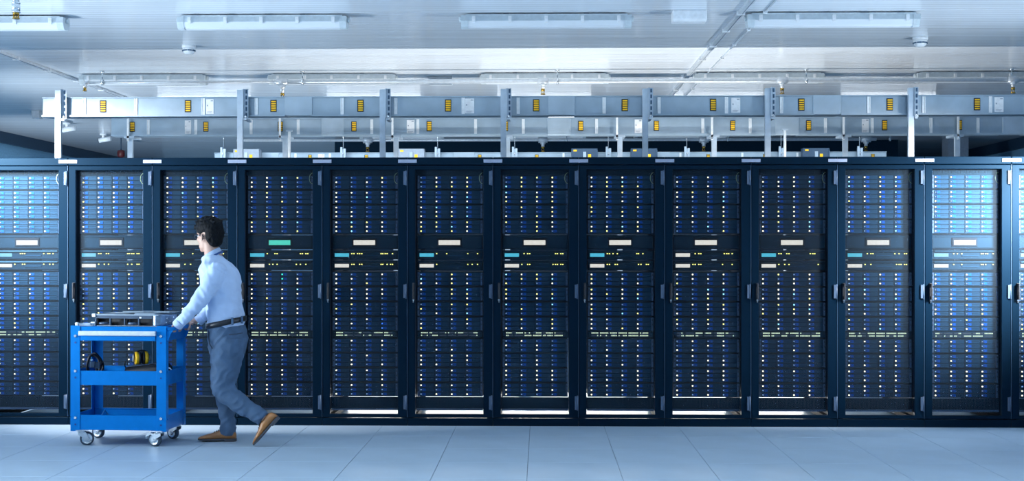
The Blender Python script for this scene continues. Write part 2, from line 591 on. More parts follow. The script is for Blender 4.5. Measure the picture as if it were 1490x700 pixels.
for i in range(NR):
    k = i - 1
    x = RX0 + RP * k
    extra = {0: 'cut off at its left side', 2: 'behind the man in the blue shirt', 1: 'behind the blue cart', 12: 'cut off at its right side'}.get(i)
    lab = 'dark server cabinet with glass door, %s in the row' % ORD[i] + (' from the left')
    rk = thing('server_cabinet', (x, YR, 0), lab, 'server cabinet', 'server cabinets standing in one row')
    RACKS.append(rk)
    for nm in ('frame', 'top_cover', 'plinth', 'top_vent_panel', 'vent_panel', 'base_rail', 'ground_wire'):
        link(nm, RPM[nm], rk)
    link('side_panel', RPM['side_panel'], rk)
    link('side_panel', RPM['side_panel'], rk, (0.684, 0, 0))
    link('jamb', RPM['jamb'], rk, (OPX0 - 0.012, 0, 0))
    link('jamb', RPM['jamb'], rk, (OPX1, 0, 0))
    d = link('door', RPM['door'], rk)
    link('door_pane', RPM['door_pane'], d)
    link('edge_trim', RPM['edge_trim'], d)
    link('handle', RPM['handle'], d)
    link('lock', RPM['lock'], d)
    for py in (259, 424, 586):
        link('hinge', RPM['hinge'], d, (0, 0, 1.435 - (py - 363) / 179.0))

for i in range(NR - 1):
    o = tag(link('joint_plate', RPM['joint_plate'], None, (RX0 + RP * i, YR - 0.0005, 2.140)),
            'small pale plate bridging the tops of the %s and %s cabinets' % (ORD[i], ORD[i + 1]), 'plate', 'joint plates on the cabinets')
# ---- drive shelves
LEDS = {
    'white': emis('led warm white', (1.0, 0.87, 0.56), 2.2), 'yellow': emis('led yellow', (1.0, 0.86, 0.22), 2.2),
    'dim': emis('led pale blue', (0.35, 0.62, 1.0), 0.65), 'blue': emis('led blue', (0.06, 0.28, 1.0), 1.3),
    'cyan': emis('led cyan', (0.40, 0.95, 1.0), 1.6), 'green': emis('led green', (0.05, 1.0, 0.55), 1.5),
    'faint': emis('led faint', (0.45, 0.55, 0.75), 0.5)}
DW, DH = 0.1195, 0.0325
DMESH = {}
for nm, lm in LEDS.items():
    m = MB()
    m.chbox(0, DW, 0, 0.05, 0, DH, 0.0025, 0)
    m.box(0.034, DW - 0.004, -0.0035, 0.002, DH - 0.010, DH - 0.003, 0)     # grip lip along the bezel
    m.chbox(0.018, 0.048, -0.004, 0.003, 0.006, DH - 0.005, 0.001, 1)       # blue latch
    m.cyl((0.024, -0.0055, DH * 0.5), (0.024, 0, DH * 0.5), 0.0042, 8, 3)   # release hole
    m.cyl((0.0105, -0.005, DH * 0.52), (0.0105, 0.002, DH * 0.52), 0.0062 if nm not in ('dim', 'faint') else 0.0052, 8, 2)
    DMESH[nm] = m.mesh('drive', [M_drive, M_latch, lm, M_black])
SH = 0.1105
m = MB().box(0, 0.534, 0.006, 0.70, 0, SH)
for i in range(1, 4):
    xx = 0.0195 + 0.1255 * i - 0.0045
    m.box(xx - 0.001, xx + 0.003, -0.002, 0.007, 0.0, SH)
m.box(0.0, 0.534, 0.0, 0.007, SH - 0.004, SH)
SHELF = m.mesh('chassis', M_chas)
EAR = MB().chbox(0, 0.017, -0.004, 0.01, 0.002, SH - 0.002, 0.002, 0).box(0.005, 0.012, -0.006, 0, 0.080, 0.096, 1).box(0.005, 0.012, -0.006, 0, 0.045, 0.058, 1).mesh('ear', [M_ear, M_black])

SHELF_TOPS = [255.3, 277.0, 298.6, 320.3, 396.2, 418.1, 439.9, 461.6, 493.0, 514.5, 536.2, 557.7]
UNIT_X = 0.076


def led_pick(rack, shelf, col, row):
    r = random.random()
    low = shelf >= 8
    mid = 5 <= rack <= 7
    if rack == 4 and shelf in (6, 7) and col == 3:
        return 'blue' if r < 0.7 else 'dim'
    if rack == 4 and shelf in (6, 7) and col == 2:
        return 'dim' if r < 0.5 else 'white'
    if rack == 3 and shelf == 4 and col == 2:
        return 'green' if row < 2 else 'dim'
    if low:
        if r < 0.42:
            return 'white'
        return 'faint' if (r < 0.62 and col == 3) else 'dim'
    if r < (0.52 if col != 3 else 0.40):
        return 'yellow' if random.random() < (0.5 if mid else 0.15) else 'white'
    if r < 0.62:
        return 'cyan' if random.random() < 0.6 else 'white'
    return 'dim'


for ri in range(NR):
    rx = RX0 + RP * (ri - 1)
    for si, ty in enumerate(SHELF_TOPS):
        zt = zf(ty)
        lab = 'drive shelf with twelve small lights, %s from top in the %s' % (ORD[si], rack_where(ri))
        sv = thing('drive_shelf', (rx + UNIT_X, YR + REC, zt - SH), lab, 'server', 'drive shelves in the cabinets')
        link('chassis', SHELF, sv)
        link('ear', EAR, sv, (0, 0, 0))
        link('ear', EAR, sv, (0.517, 0, 0))
        for row in range(3):
            for c in range(4):
                link('drive', DMESH[led_pick(ri, si, c, row)], sv, (0.0195 + 0.1255 * c, 0, SH - 0.0005 - 0.0362 * (row + 1) + 0.002))

# ---- units with displays
LCD_W = emis('display warm white', (1.0, 0.93, 0.78), 0.82, pixel=60)
LCD_C = emis('display cyan', (0.10, 0.68, 0.86), 0.75, pixel=60)
LCD_G = emis('display green', (0.10, 0.85, 0.60), 0.8, pixel=60)
LED_Y = emis('led amber', (1.0, 0.88, 0.18), 2.0)
zA0, zA1 = zf(362.6), zf(342.2)
hA = zA1 - zA0
m = MB().box(0, 0.534, 0.01, 0.60, 0, hA)
m.chbox(0.0, 0.534, -0.004, 0.012, 0.0, hA, 0.008)
m.box(0.03, 0.504, -0.010, -0.002, hA - 0.016, hA - 0.010)
m.box(0.03, 0.504, -0.009, -0.002, 0.012, 0.016)
U_A = m.mesh('chassis', M_chas)
U_ABEZ = MB().chbox(0.160, 0.364, -0.012, 0, 0.022, hA - 0.022, 0.004).mesh('display_bezel', M_rackin)
U_ALCD = MB().box(-0.088, 0.088, -0.003, 0.003, -0.020, 0.020)
U_ALW, U_ALG = U_ALCD.mesh('display', LCD_W), U_ALCD.mesh('display', LCD_G)
hB = zf(364.2) - zf(377.6)
m = MB().box(0, 0.534, 0.01, 0.60, 0, hB)
m.chbox(0.0, 0.534, -0.002, 0.012, 0.0, hB, 0.006)
m.prism([(-0.014, hB - 0.012), (-0.010, hB - 0.002), (0.0, hB), (0.0, hB - 0.02)], 0.02, 0.514, 'X')
U_B = m.mesh('chassis', M_chas)
U_BSLOT = MB().chbox(0.242, 0.378, -0.008, 0, 0.026, 0.036, 0.002).mesh('disc_slot', M_drive)
U_BLCD = MB().box(0, 0.116, -0.006, 0.0, 0, 0.029)
U_BLW, U_BLC = U_BLCD.mesh('display', LCD_W), U_BLCD.mesh('display', LCD_C)
U_LED = MB().cyl((0, -0.006, 0), (0, 0.001, 0), 0.0052, 8).mesh('status_light', LED_Y)
zS0, zS1 = zf(491.3), zf(481.9)
hS = zS1 - zS0
m = MB().box(0, 0.534, 0.006, 0.35, 0, hS)
m.chbox(0, 0.534, -0.002, 0.008, 0, hS, 0.003)
U_S = m.mesh('chassis', M_chas)
LED_S = emis('port light green white', (0.80, 0.95, 0.62), 0.95)
LED_SO = emis('port light off', (0.2, 0.3, 0.42), 0.12)
U_PORT = MB().box(-0.0042, 0.0042, -0.004, 0.001, -0.0045, 0.0045)
U_PON, U_POFF = U_PORT.mesh('port_light', LED_S), U_PORT.mesh('port_light', LED_SO)

for ri in range(NR):
    rx = RX0 + RP * (ri - 1) + UNIT_X
    o = thing('display_unit', (rx, YR + REC, zA0), 'control unit with a wide bright centre display in the %s' % rack_where(ri), 'server', 'display units in the cabinets')
    link('chassis', U_A, o)
    bz = link('display_bezel', U_ABEZ, o)
    link('display', U_ALG if ri == 3 else U_ALW, bz, (0.262, -0.013, hA * 0.47))
    for q in range(2):
        z1 = zf(364.2 if q == 0 else 379.8)
        o = thing('slim_server', (rx, YR + REC, z1 - hB),
                  'slim server with small %s display and amber lights in the %s' % ('cyan' if q == 0 else 'white', rack_where(ri)), 'server', 'slim servers in the cabinets')
        link('chassis', U_B, o)
        cy = (q == 0)
        if ri in (8,):
            cy = False
        link('display', U_BLC if cy else U_BLW, o, (0.018, 0, 0.022))
        link('disc_slot', U_BSLOT, o)
        rr = random.Random(ri * 7 + q)
        xs = [0.158, 0.176, 0.205, 0.222, 0.240, 0.398, 0.412, 0.432, 0.448, 0.476, 0.492]
        keep = [xx for xx in xs if rr.random() < 0.62]
        for xx in keep:
            link('status_light', U_LED, o, (xx, -0.003, hB * 0.63))
    o = thing('network_switch', (rx, YR + REC, zS0), 'network switch with two rows of tiny green lights in the %s' % rack_where(ri), 'network switch', 'network switches in the cabinets')
    link('chassis', U_S, o)
    on, off = MB(), MB()
    rr = random.Random(100 + ri)
    for row in range(2):
        run = True
        for c in range(40):
            if rr.random() < 0.35:
                run = rr.random() < 0.55
            xx = 0.034 + 0.0116 * c
            if c in (5, 12, 18, 25, 33):
                continue
            (on if run else off).box(xx - 0.0040, xx + 0.0040, -0.004, 0.001, 0.013 + row * 0.0215, 0.0225 + row * 0.0215)
    tag(on.build('port_lights', LED_S, o), kind='stuff')
    tag(off.build('port_lights_off', LED_SO, o), kind='stuff')

# ------------------------------------------------------------------ busways over the racks
MK = {}


def marker_mesh(h):
    w_ = h * 0.52
    pl = MB().box(-w_ / 2, w_ / 2, -0.004, 0.0, -h / 2, h / 2).mesh('marker_plate', M_mark)
    bar = MB().chbox(-w_ * 0.38, w_ * 0.38, -0.003, 0.001, -h * 0.056, h * 0.056, 0.001).mesh('marker_bar', M_yel)
    return pl, bar, h


def busway(px_l, px_r, Y, z0, z1, marks, ribs, stickers, covers, label, mh):
    a, b_ = at(px_l, 300, Y).x, at(px_r, 300, Y).x
    root = thing('busway', (a, Y, z0), label, 'busway', 'overhead busways')
    X = lambda p: at(p, 300, Y).x - a
    h, L, D = z1 - z0, b_ - a, 0.13
    # housing cut at the joint covers
    cuts = [0.0]
    for c0, c1 in covers:
        cuts += [X(c0), X(c1)]
    cuts.append(L)
    for i in range(0, len(cuts) - 1, 2):
        x0, x1 = cuts[i], min(cuts[i + 1], L)
        if x1 - x0 < 0.02:
            continue
        m = MB()
        m.chbox(x0, x1, 0, D, 0.012, h - 0.008, 0.004)
        m.box(x0, x1, -0.014, D + 0.01, h - 0.010, h - 0.002)
        m.box(x0, x1, -0.020, D + 0.016, 0.0, 0.014)
        m.build('housing', M_bus, root)
    for c0, c1 in covers:
        x0, x1 = X(c0), min(X(c1), L)
        m = MB().chbox(x0 - 0.004, x1 + 0.004, -0.008, D + 0.008, 0.004, h, 0.003)
        for xx in (x0 + 0.015, x1 - 0.015):
            for zz in (0.03, h - 0.03):
                m.cyl((xx, -0.012, zz), (xx, -0.006, zz), 0.006, 6)
        m.build('joint_cover', M_bus2, root)
    rm = MB().box(-0.014, -0.008, -0.007, 0.002, 0.016, h - 0.014).box(0.008, 0.014, -0.007, 0.002, 0.016, h - 0.014).box(-0.0085, 0.0085, -0.002, 0.001, 0.016, h - 0.014).mesh('rib', M_rib)
    for p in ribs:
        link('rib', rm, root, (X(p), 0, 0))
    pl, bar, hh = marker_mesh(mh)
    for p in marks:
        mk = link('marker_plate', pl, root, (X(p), 0, h * 0.5 + 0.004))
        for j in range(5):
            link('marker_bar', bar, mk, (0.002, -0.004, (j - 2) * hh * 0.18))
    for c0, c1 in stickers:
        x0, x1 = X(c0), X(c1)
        st = MB().box(x0, x1, -0.004, 0.001, 0.022, h - 0.022).build('label_sheet', M_stick, root)
        m = MB()
        wd = x1 - x0
        m.box(x0 + wd * 0.62, x0 + wd * 0.92, -0.0052, -0.0035, h - 0.040, h - 0.031)
        m.box(x0 + wd * 0.12, x0 + wd * 0.26, -0.0052, -0.0035, h * 0.52, h * 0.52 + 0.012)
        m.box(x0 + wd * 0.14, x0 + wd * 0.80, -0.0052, -0.0035, 0.040, 0.043)
        m.box(x0 + wd * 0.14, x0 + wd * 0.70, -0.0052, -0.0035, 0.032, 0.035)
        tag(m.build('label_print', M_print, st), kind='stuff')
    return root


busway(62, 1530, 10.97, 2.588, 2.760, [150, 273.5, 398, 524.5, 652, 780, 909, 1037.5, 1166, 1294.5, 1421.5],
       [123, 198, 296, 373, 498, 576, 674, 754, 879, 959, 1057, 1137, 1264, 1344, 1441], [(300, 311), (676.5, 690), (1064, 1077), (1447, 1460)],
       [(415, 454), (798, 836), (1184, 1223)], 'nearest and highest of the galvanised busways, with large yellow and black markers', 0.105)
busway(162, 1540, 12.67, 2.572, 2.750, [192.5, 299.5, 408, 515, 624.5, 735.5, 845, 955, 1066, 1176.5, 1287, 1396],
       [216, 285, 365.5, 434, 541, 608, 692, 761.5, 868, 1022.5, 1091.5, 1201, 1269, 1354.5, 1423], [(269, 278), (592, 603), (923.5, 934), (1254, 1264)],
       [(468, 500), (797, 830), (1128, 1162), (1459, 1492)], 'second galvanised busway, seen just under the nearest one', 0.100)
B3 = busway(312, 1290, 16.8, 2.555, 2.722, [451, 533, 616, 698, 781, 864, 946, 1030.5, 1113, 1270], [430, 480, 590, 730, 820, 900, 990, 1080, 1160], [(463, 472)],
            [(380, 405), (660, 690), (950, 975)], 'farthest busway, its top edge peeping over the dark cabinets', 0.095)

for n_, (px, dark) in enumerate(((362, 0), (600, 0), (850, 1), (936, 1), (1184, 1))):
    p = at(px, 222, 16.78)
    o = thing('tap_off_box', (p.x, 16.62, 2.56), '%s tap-off box clipped on the farthest busway, %s from the left' % ('dark' if dark else 'grey', ORD[n_]), 'electrical box', 'tap-off boxes on the farthest busway')
    MB().chbox(-0.17, 0.17, 0, 0.15, 0, 0.195, 0.006).box(0.155, 0.172, -0.01, 0.15, 0, 0.17).build('housing', M_navyb if dark else M_grey, o)
    MB().box(-0.145, -0.10, -0.004, 0.001, 0.155, 0.178).build('yellow_tag', M_yel, o)
    MB().box(0.045, 0.085, -0.004, 0.001, 0.075, 0.12).build('yellow_tag', M_yel, o)
    MB().box(-0.02, 0.02, -0.012, 0.001, 0.02, 0.15).build('switch_plate', M_strut, o)
for n_, px in enumerate((326, 500, 637, 749, 885, 999, 1136, 1250)):
    p = at(px, 222, 16.78)
    o = thing('hanger_clamp', (p.x, 16.72, 2.50), 'steel clamp on the farthest busway, %s from the left' % ORD[n_], 'clamp', 'clamps on the farthest busway')
    MB().box(-0.035, -0.008, 0, 0.02, 0, 0.285).box(0.008, 0.035, 0, 0.02, 0, 0.265).box(-0.035, 0.035, 0.015, 0.03, 0.0, 0.26).build('bracket', M_strut, o)
    MB().cyl((0, 0.01, 0.20), (0, -0.012, 0.20), 0.014, 6).build('bolt', M_zinc, o)
    MB().cyl((0, 0.035, 0.25), (0, 0.035, CZ - 2.502), 0.005, 6).build('threaded_rod', M_zinc, o)

# ---- posts that carry the nearest busway, standing on the racks
for n_, px in enumerate((85, 350, 557.5, 733.5, 940, 1118.5, 1327)):
    p = at(px, 229, 10.90)
    o = thing('strut_post', (p.x, 10.90, TOPR), 'steel post carrying the nearest busway, %s from the left' % ORD[n_], 'post', 'posts carrying the nearest busway')
    H_ = 2.812 - TOPR
    MB().box(-0.030, 0.018, 0.0, 0.006, 0.006, H_).box(-0.030, -0.024, 0.006, 0.035, 0.006, H_).box(0.012, 0.018, 0.006, 0.035, 0.006, H_).build('post', M_strut, o)
    MB().box(-0.045, 0.045, -0.02, 0.055, 0.0, 0.006).build('foot_plate', M_strut, o)
    m = MB()
    m.box(0.019, 0.024, -0.012, 0.045, H_ - 0.245, H_ + 0.008)
    m.box(0.024, 0.062, 0.022, 0.028, H_ - 0.245, H_ + 0.008)
    br = m.build('bracket', M_strut, o)
    sl = MB().box(-0.007, 0.007, 0.018, 0.0225, -0.016, 0.016).mesh('slot', M_hole)
    for j in range(5):
        link('slot', sl, br, (0.046, 0, H_ - 0.215 + j * 0.05))
    MB().cyl((0.04, 0.02, H_ - 0.232), (0.04, 0.01, H_ - 0.232), 0.010, 6).build('bolt', M_zinc, o)
    MB().box(0.024, 0.05, 0.0, 0.21, H_ - 0.262, H_ - 0.245).build('cantilever', M_strut, o)
# ---- posts of the second busway
for n_, (pt, pw) in enumerate(((185, 187.5), (406.5, 413.5), (570.5, 575.5), (None, 738.5), (898, 902.5), (1036.5, 1040), (1228.5, 1231.5), (1395.5, 1395))):
    p = at(pw, 229, 12.62)
    o = thing('busway_stand', (p.x, 12.62, 0), 'steel stand carrying the second busway, %s from the left' % ORD[n_], 'stand', 'stands carrying the second busway')
    zb = 2.548
    MB().box(-0.024, 0.024, 0.03, 0.036, 0.006, zb).box(-0.024, -0.019, 0.036, 0.07, 0.006, zb).box(0.019, 0.024, 0.036, 0.07, 0.006, zb).build('post', M_strut, o)
    MB().box(-0.06, 0.06, 0.0, 0.10, 0.0, 0.006).build('foot_plate', M_strut, o)
    MB().box(-0.05, 0.05, 0.0, 0.24, zb, zb + 0.022).build('cross_arm', M_strut, o)
    if pt:
        dx = at(pt, 229, 12.6).x - p.x
        MB().box(dx - 0.010, dx + 0.010, 0.0, 0.012, zb - 0.03, 2.800).build('front_strap', M_rib, o)
        MB().cyl((dx, 0.006, zb - 0.01), (dx, -0.008, zb - 0.01), 0.012, 6).build('bolt', M_zinc, o)
for n_, px in enumerate((421, 1142)):
    p = at(px, 229, 12.35)
    o = thing('support_rod', (p.x, 12.35, 0), 'thin steel upright in front of the second busway, %s' % ('by the second post' if n_ == 0 else 'right of the sixth post'), 'post', 'thin steel uprights')
    MB().cyl((0, 0, 0.004), (0, 0, 2.585), 0.0135, 10).build('tube', M_rib, o)
    MB().box(-0.04, 0.04, -0.03, 0.03, 0, 0.005).build('foot_plate', M_strut, o)
    MB().box(-0.03, 0.03, -0.02, 0.02, 2.585, 2.60).build('head_plate', M_strut, o)

# ------------------------------------------------------------------ ceiling luminaires
M_diff = emis('luminaire diffuser', (0.80, 0.90, 1.0), 0.04, base=(0.66, 0.72, 0.78))
M_diffon = emis('lit luminaire diffuser', (0.85, 0.93, 1.0), 6.0, base=(0.75, 0.80, 0.85))
LL = 1.27
m = MB()
m.prism([(0.0, 0.0), (0.0, -0.012), (-0.012, -0.052), (0.132, -0.052), (0.12, -0.012), (0.12, 0.0)], -LL / 2 + 0.03, LL / 2 - 0.03, 'X')
FX_BODY = m.mesh('body', M_fix)
m = MB()
m.prism([(-0.006, -0.052), (0.008, -0.088), (0.03, -0.098), (0.09, -0.098), (0.112, -0.088), (0.126, -0.052)], -LL / 2 + 0.05, LL / 2 - 0.05, 'X')
FX_DIFF, FX_DIFFON = m.mesh('diffuser', M_diff), m.mesh('diffuser', M_diffon)
m = MB()
m.prism([(-0.012, -0.052), (-0.006, -0.010), (0.126, -0.010), (0.132, -0.052), (0.112, -0.094), (0.03, -0.104), (0.008, -0.094)], 0, 0.05, 'X')
m.cyl((0.05, 0.06, -0.03), (0.068, 0.06, -0.03), 0.02, 8)
FX_CAP = m.mesh('end_cap', M_fix)
FX_CLIP = MB().box(-0.012, 0.012, -0.022, -0.006, -0.066, -0.018).box(-0.010, 0.010, -0.024, -0.016, -0.045, -0.022).mesh('clip', M_clip)
FX_FOOT = MB().box(-0.02, 0.02, 0.03, 0.09, -0.002, 0.010).mesh('mount', M_hinge)
ROWS = [9.47, 12.66, 15.85, 19.05]
ROWN = ['nearest row of ceiling lamps', 'second row of ceiling lamps', 'third row of ceiling lamps', 'farthest row of ceiling lamps']


def luminaire(x, y, lab, grp, lit=False, clips=True):
    o = thing('ceiling_lamp', (x, y, CZ - 0.010), lab, 'ceiling lamp', grp)
    link('body', FX_BODY, o)
    link('diffuser', FX_DIFFON if lit else FX_DIFF, o)
    c1 = link('end_cap', FX_CAP, o, (LL / 2 - 0.05, 0, 0))
    c2 = link('end_cap', FX_CAP, o, (-LL / 2 + 0.05, 0, 0))
    c2.scale = (-1, 1, 1)
    for xx in (-0.3, 0.3):
        link('mount', FX_FOOT, o, (xx, 0, 0))
    if clips:
        for k in range(5):
            link('clip', FX_CLIP, o, (-0.54 + 0.27 * k, 0, 0))
    return o


LXC = 0.04
for ri, yy in enumerate(ROWS):
    ks = {0: range(-2, 2), 1: range(-2, 3), 2: range(-2, 3), 3: range(-1, 2)}[ri]
    for j, k in enumerate(ks):
        x = LXC + 2.13 * k + (0.22 if (ri, k) == (1, -2) else 0) + (0.06 if (ri, k) == (1, 2) else 0)
        luminaire(x, yy, 'long ceiling lamp with clear cover, %s from the left in the %s' % (ORD[j], ROWN[ri].replace('ceiling lamps', 'lamps')), 'ceiling lamps', lit=(ri == 2))
    if ri == 2:  # hidden row switched on as added light for the back
        area('lamp_light', (LXC, yy + 0.06, CZ - 0.125), (LXC, yy + 0.06, 0), 9.8, 0.12, LAMP_ROW * 7, COOL)
# unseen lit lamps, added over the front of the room to light it
nlit = 0
for ri, yy in enumerate((6.28, 3.09, -0.10, -3.3)):
    for k in range(-3, 4):
        x = LXC + 2.13 * k
        o = luminaire(x, yy, 'lit ceiling lamp toward the viewer, %s from left, %s row' % (ORD[k + 3], ('nearest', 'second', 'third', 'last')[ri]), 'lit ceiling lamps over the front of the room', lit=True, clips=False)
    area('lamp_light', (LXC, yy + 0.06, CZ - 0.125), (LXC, yy + 0.06, 0), 14.0, 0.12, LAMP_ROW * 7, COOL).data.spread = R(105)

# two unseen floodlights, added to brighten both ends of the cabinet row
def floodlight(x, y, z, target, power, lab, col=COOL, spread=66):
    col = (1.0, 0.95, 0.92)
    o = thing('floodlight', (x, y, CZ), lab, 'floodlight', 'hanging floodlights')
    MB().cyl((0, 0, 0), (0, 0, z - CZ + 0.22), 0.012, 10).build('stem', M_strut, o)
    q = (Vector(target) - Vector((x, y, z))).to_track_quat('-Z', 'Y').to_matrix().to_4x4()
    c = Vector((0, 0, z - CZ))
    Mx = Matrix.Translation(c) @ q
    m = MB().box(-0.26, 0.26, -0.20, 0.20, 0.02, 0.08, M=Mx)
    m.box(-0.26, -0.245, -0.2, 0.2, -0.03, 0.03, M=Mx).box(0.245, 0.26, -0.2, 0.2, -0.03, 0.03, M=Mx).box(-0.26, 0.26, 0.185, 0.2, -0.03, 0.03, M=Mx).box(-0.26, 0.26, -0.2, -0.185, -0.03, 0.03, M=Mx)
    m.build('housing', M_navyb, o)
    MB().box(-0.05, 0.05, -0.03, 0.03, 0.08, 0.24, M=Matrix.Translation(c)).build('yoke', M_navyb, o)
    l = area('floodlight_light', (x, y, z), target, 0.46, 0.34, power, col)
    l.data.spread = R(spread)
    return o


floodlight(-5.25, 9.05, 2.80, (-4.1, 10.35, 1.70), KEY_LEFT, 'black floodlight hanging beyond the left end of the cabinets')
floodlight(5.05, 9.00, 2.32, (3.65, 10.35, 1.62), KEY_RIGHT, 'black floodlight hanging beyond the right end of the cabinets', spread=52)


def added_uplighter(x, y, z, target, power, lab):  # unseen floodlights added to brighten the ceiling and the back
    o = thing('stand_floodlight', (x, y, 0), lab, 'floodlight', 'floodlights on tripods')
    MB().cyl((0, 0, 0.25), (0, 0, z - 0.10), 0.016, 10).build('pole', M_navyb, o)
    for k in range(3):
        a = R(90 + 120 * k)
        MB().cyl((0, 0, 0.42), (0.38 * math.cos(a), 0.38 * math.sin(a), 0.012), 0.011, 8).build('leg', M_navyb, o)
    q = (Vector(target) - Vector((x, y, z))).to_track_quat('-Z', 'Y').to_matrix().to_4x4()
    Mx = Matrix.Translation((0, 0, z)) @ q
    m = MB().box(-0.24, 0.24, -0.20, 0.20, 0.02, 0.09, M=Mx)
    for bb in ((-0.25, -0.24, -0.2, 0.2), (0.24, 0.25, -0.2, 0.2), (-0.25, 0.25, 0.2, 0.21), (-0.25, 0.25, -0.21, -0.2)):
        m.box(bb[0], bb[1], bb[2], bb[3], -0.06, 0.05, M=Mx)
    m.build('housing', M_navyb, o)
    l = area('stand_floodlight_light', (x, y, z), target, 0.44, 0.36, power, COOL)
    l.data.spread = R(100)
    return o


added_uplighter(-5.3, 8.6, 0.95, (-0.6, 10.0, CZ), UPLIGHT, 'floodlight on a tripod aimed at the ceiling, left of the cart')
added_uplighter(5.3, 8.6, 0.95, (0.6, 10.0, CZ), UPLIGHT, 'floodlight on a tripod aimed at the ceiling, right of the last cabinet')
added_uplighter(-6.6, 12.4, 1.3, (-3.0, 14.9, 2.75), 55.0, 'floodlight on a tripod aimed at the back of the room, beyond the busway ends')
added_uplighter(-7.4, 15.4, 0.9, (-5.2, 23.5, 3.2), 60.0, 'floodlight on a tripod by the left wall, aimed at the far ceiling')
# a row of tube lamps on the floor of the closed aisle behind the cabinets
for k in range(5):
    x = -1.65 + 1.0 * k
    o = thing('floor_tube_lamp', (x, 11.95, 0), 'tube lamp on the aisle floor behind the cabinets, %s from the left' % ORD[k], 'tube lamp', 'tube lamps in the closed aisle')
    MB().box(-0.45, 0.45, -0.03, 0.03, 0, 0.05).build('base', M_fix, o)
    MB().cyl((-0.44, 0, 0.075), (0.44, 0, 0.075), 0.016, 10).build('tube', emis('aisle tube', (1.0, 0.93, 0.80), 8.0), o)
area('aisle_light', (0.35, 11.93, 0.11), (0.35, 11.6, 1.2), 4.9, 0.06, AISLE * 4.4, (1.0, 0.98, 0.93))

# ------------------------------------------------------------------ other things on the ceiling
p = at(1003.5, 20, 9.40)
o = thing('emergency_light', (p.x, 9.38, CZ), 'small white box light on the ceiling between two long lamps', 'emergency light')
MB().prism([(0.0, 0.0), (0.005, -0.07), (0.02, -0.085), (0.13, -0.085), (0.15, 0.0)], -0.125, 0.125, 'X').build('cover', M_white, o, bevel=0.008)
MB().box(-0.12, 0.12, 0.005, 0.145, -0.006, 0.0).build('base_plate', M_fix, o)
p = at(635, 105, 12.5)
o = thing('emergency_light', (p.x, 12.95, CZ), 'white box light on the ceiling between lamps of the second row', 'emergency light')
MB().prism([(0.0, 0.0), (0.005, -0.06), (0.02, -0.075), (0.13, -0.075), (0.15, 0.0)], -0.12, 0.12, 'X').build('cover', M_white, o, bevel=0.006)
MB().box(-0.12, 0.12, 0.005, 0.145, -0.006, 0.0).build('base_plate', M_fix, o)


def detector(x, y, lab, s=1.0):
    o = thing('smoke_detector', (x, y, CZ), lab, 'smoke detector', 'smoke detectors')
    MB().lathe([(0.060 * s, 0), (0.060 * s, -0.018 * s), (0.056 * s, -0.024 * s), (0.02, -0.024 * s)], n=24).build('base', M_white, o)
    MB().lathe([(0.054 * s, -0.022 * s), (0.054 * s, -0.040 * s), (0.046 * s, -0.062 * s), (0.030 * s, -0.076 * s), (0.004, -0.078 * s)], n=24).build('dome', M_white, o)
    sm = MB().box(-0.018 * s, 0.018 * s, -0.0555 * s, -0.045 * s, -0.052 * s, -0.042 * s).mesh('slot', M_hole)
    for k in range(8):
        sl = link('slot', sm, o)
        sl.rotation_euler = (0, 0, R(45 * k + 22))
    return o


detector(at(273.5, 66, 10.9).x, 10.93, 'round white smoke detector on the ceiling at the left')
detector(at(1341.5, 66, 10.6).x, 10.65, 'round white smoke detector on the ceiling at the right', 1.05)
p = at(52, 160, 16.0)
o = thing('emergency_light', (-6.42, 16.0, CZ), 'white box light on the dim far ceiling, left of the busway end', 'emergency light')
MB().prism([(0.0, 0.0), (0.005, -0.08), (0.02, -0.095), (0.13, -0.095), (0.15, 0.0)], -0.05, 0.05, 'X').build('cover', M_white, o, bevel=0.006)
MB().box(-0.05, 0.05, 0.005, 0.145, -0.006, 0.0).build('base_plate', M_fix, o)
for n_, (px, Y) in enumerate(((97, 17.6), (150, 19.3))):
    p = at(px, 190, Y)
    o = thing('security_camera', (p.x, Y, CZ), 'pale security camera on the dim far ceiling, %s' % ('behind the first busway end' if n_ == 0 else 'behind the second busway end'), 'camera', 'security cameras')
    MB().lathe([(0.05, 0), (0.05, -0.02), (0.02, -0.02), (0.015, -0.06), (0.02, -0.08)], n=16).build('mount', M_white, o)
    MB().cyl((-0.06, 0.0, -0.10), (0.12, 0.0, -0.07), 0.035, 14).build('body', M_white, o)
    MB().cyl((-0.07, 0.0, -0.1015), (-0.055, 0.0, -0.099), 0.026, 14).build('lens', M_black, o)
# ceiling conduits running away from the viewer
for n_, (x, y0, y1, r, lab) in enumerate(((1.48, 6.9, 20.0, 0.022, 'pale conduit running straight away along the ceiling, the wider of two'),
                                         (1.66, 6.9, 20.0, 0.007, 'thin pale cable running along the ceiling beside the conduit'),
                                         (-4.81, 7.5, 18.5, 0.022, 'pale conduit along the ceiling near the left end'))):
    o = thing('ceiling_conduit', (x, y0, CZ), lab, 'conduit', 'ceiling conduits')
    if r > 0.01:
        MB().box(-r, r, 0, y1 - y0, -0.024, -0.001).build('trunking', M_pipe, o)
        MB().box(r * 0.35, r * 0.5, 0, y1 - y0, -0.0255, -0.023).build('lid_edge', M_hinge, o)
    else:
        MB().cyl((0, 0, -r - 0.001), (0, y1 - y0, -r - 0.001), r, 8).build('cable', M_pipe, o)
    cm = MB().box(-r - 0.008, r + 0.008, -0.012, 0.012, -0.030 if r > 0.01 else -0.018, -0.0005).mesh('saddle_clip', M_white)
    yy = 0.3
    while yy < y1 - y0:
        link('saddle_clip', cm, o, (0, yy, 0))
        yy += 0.75

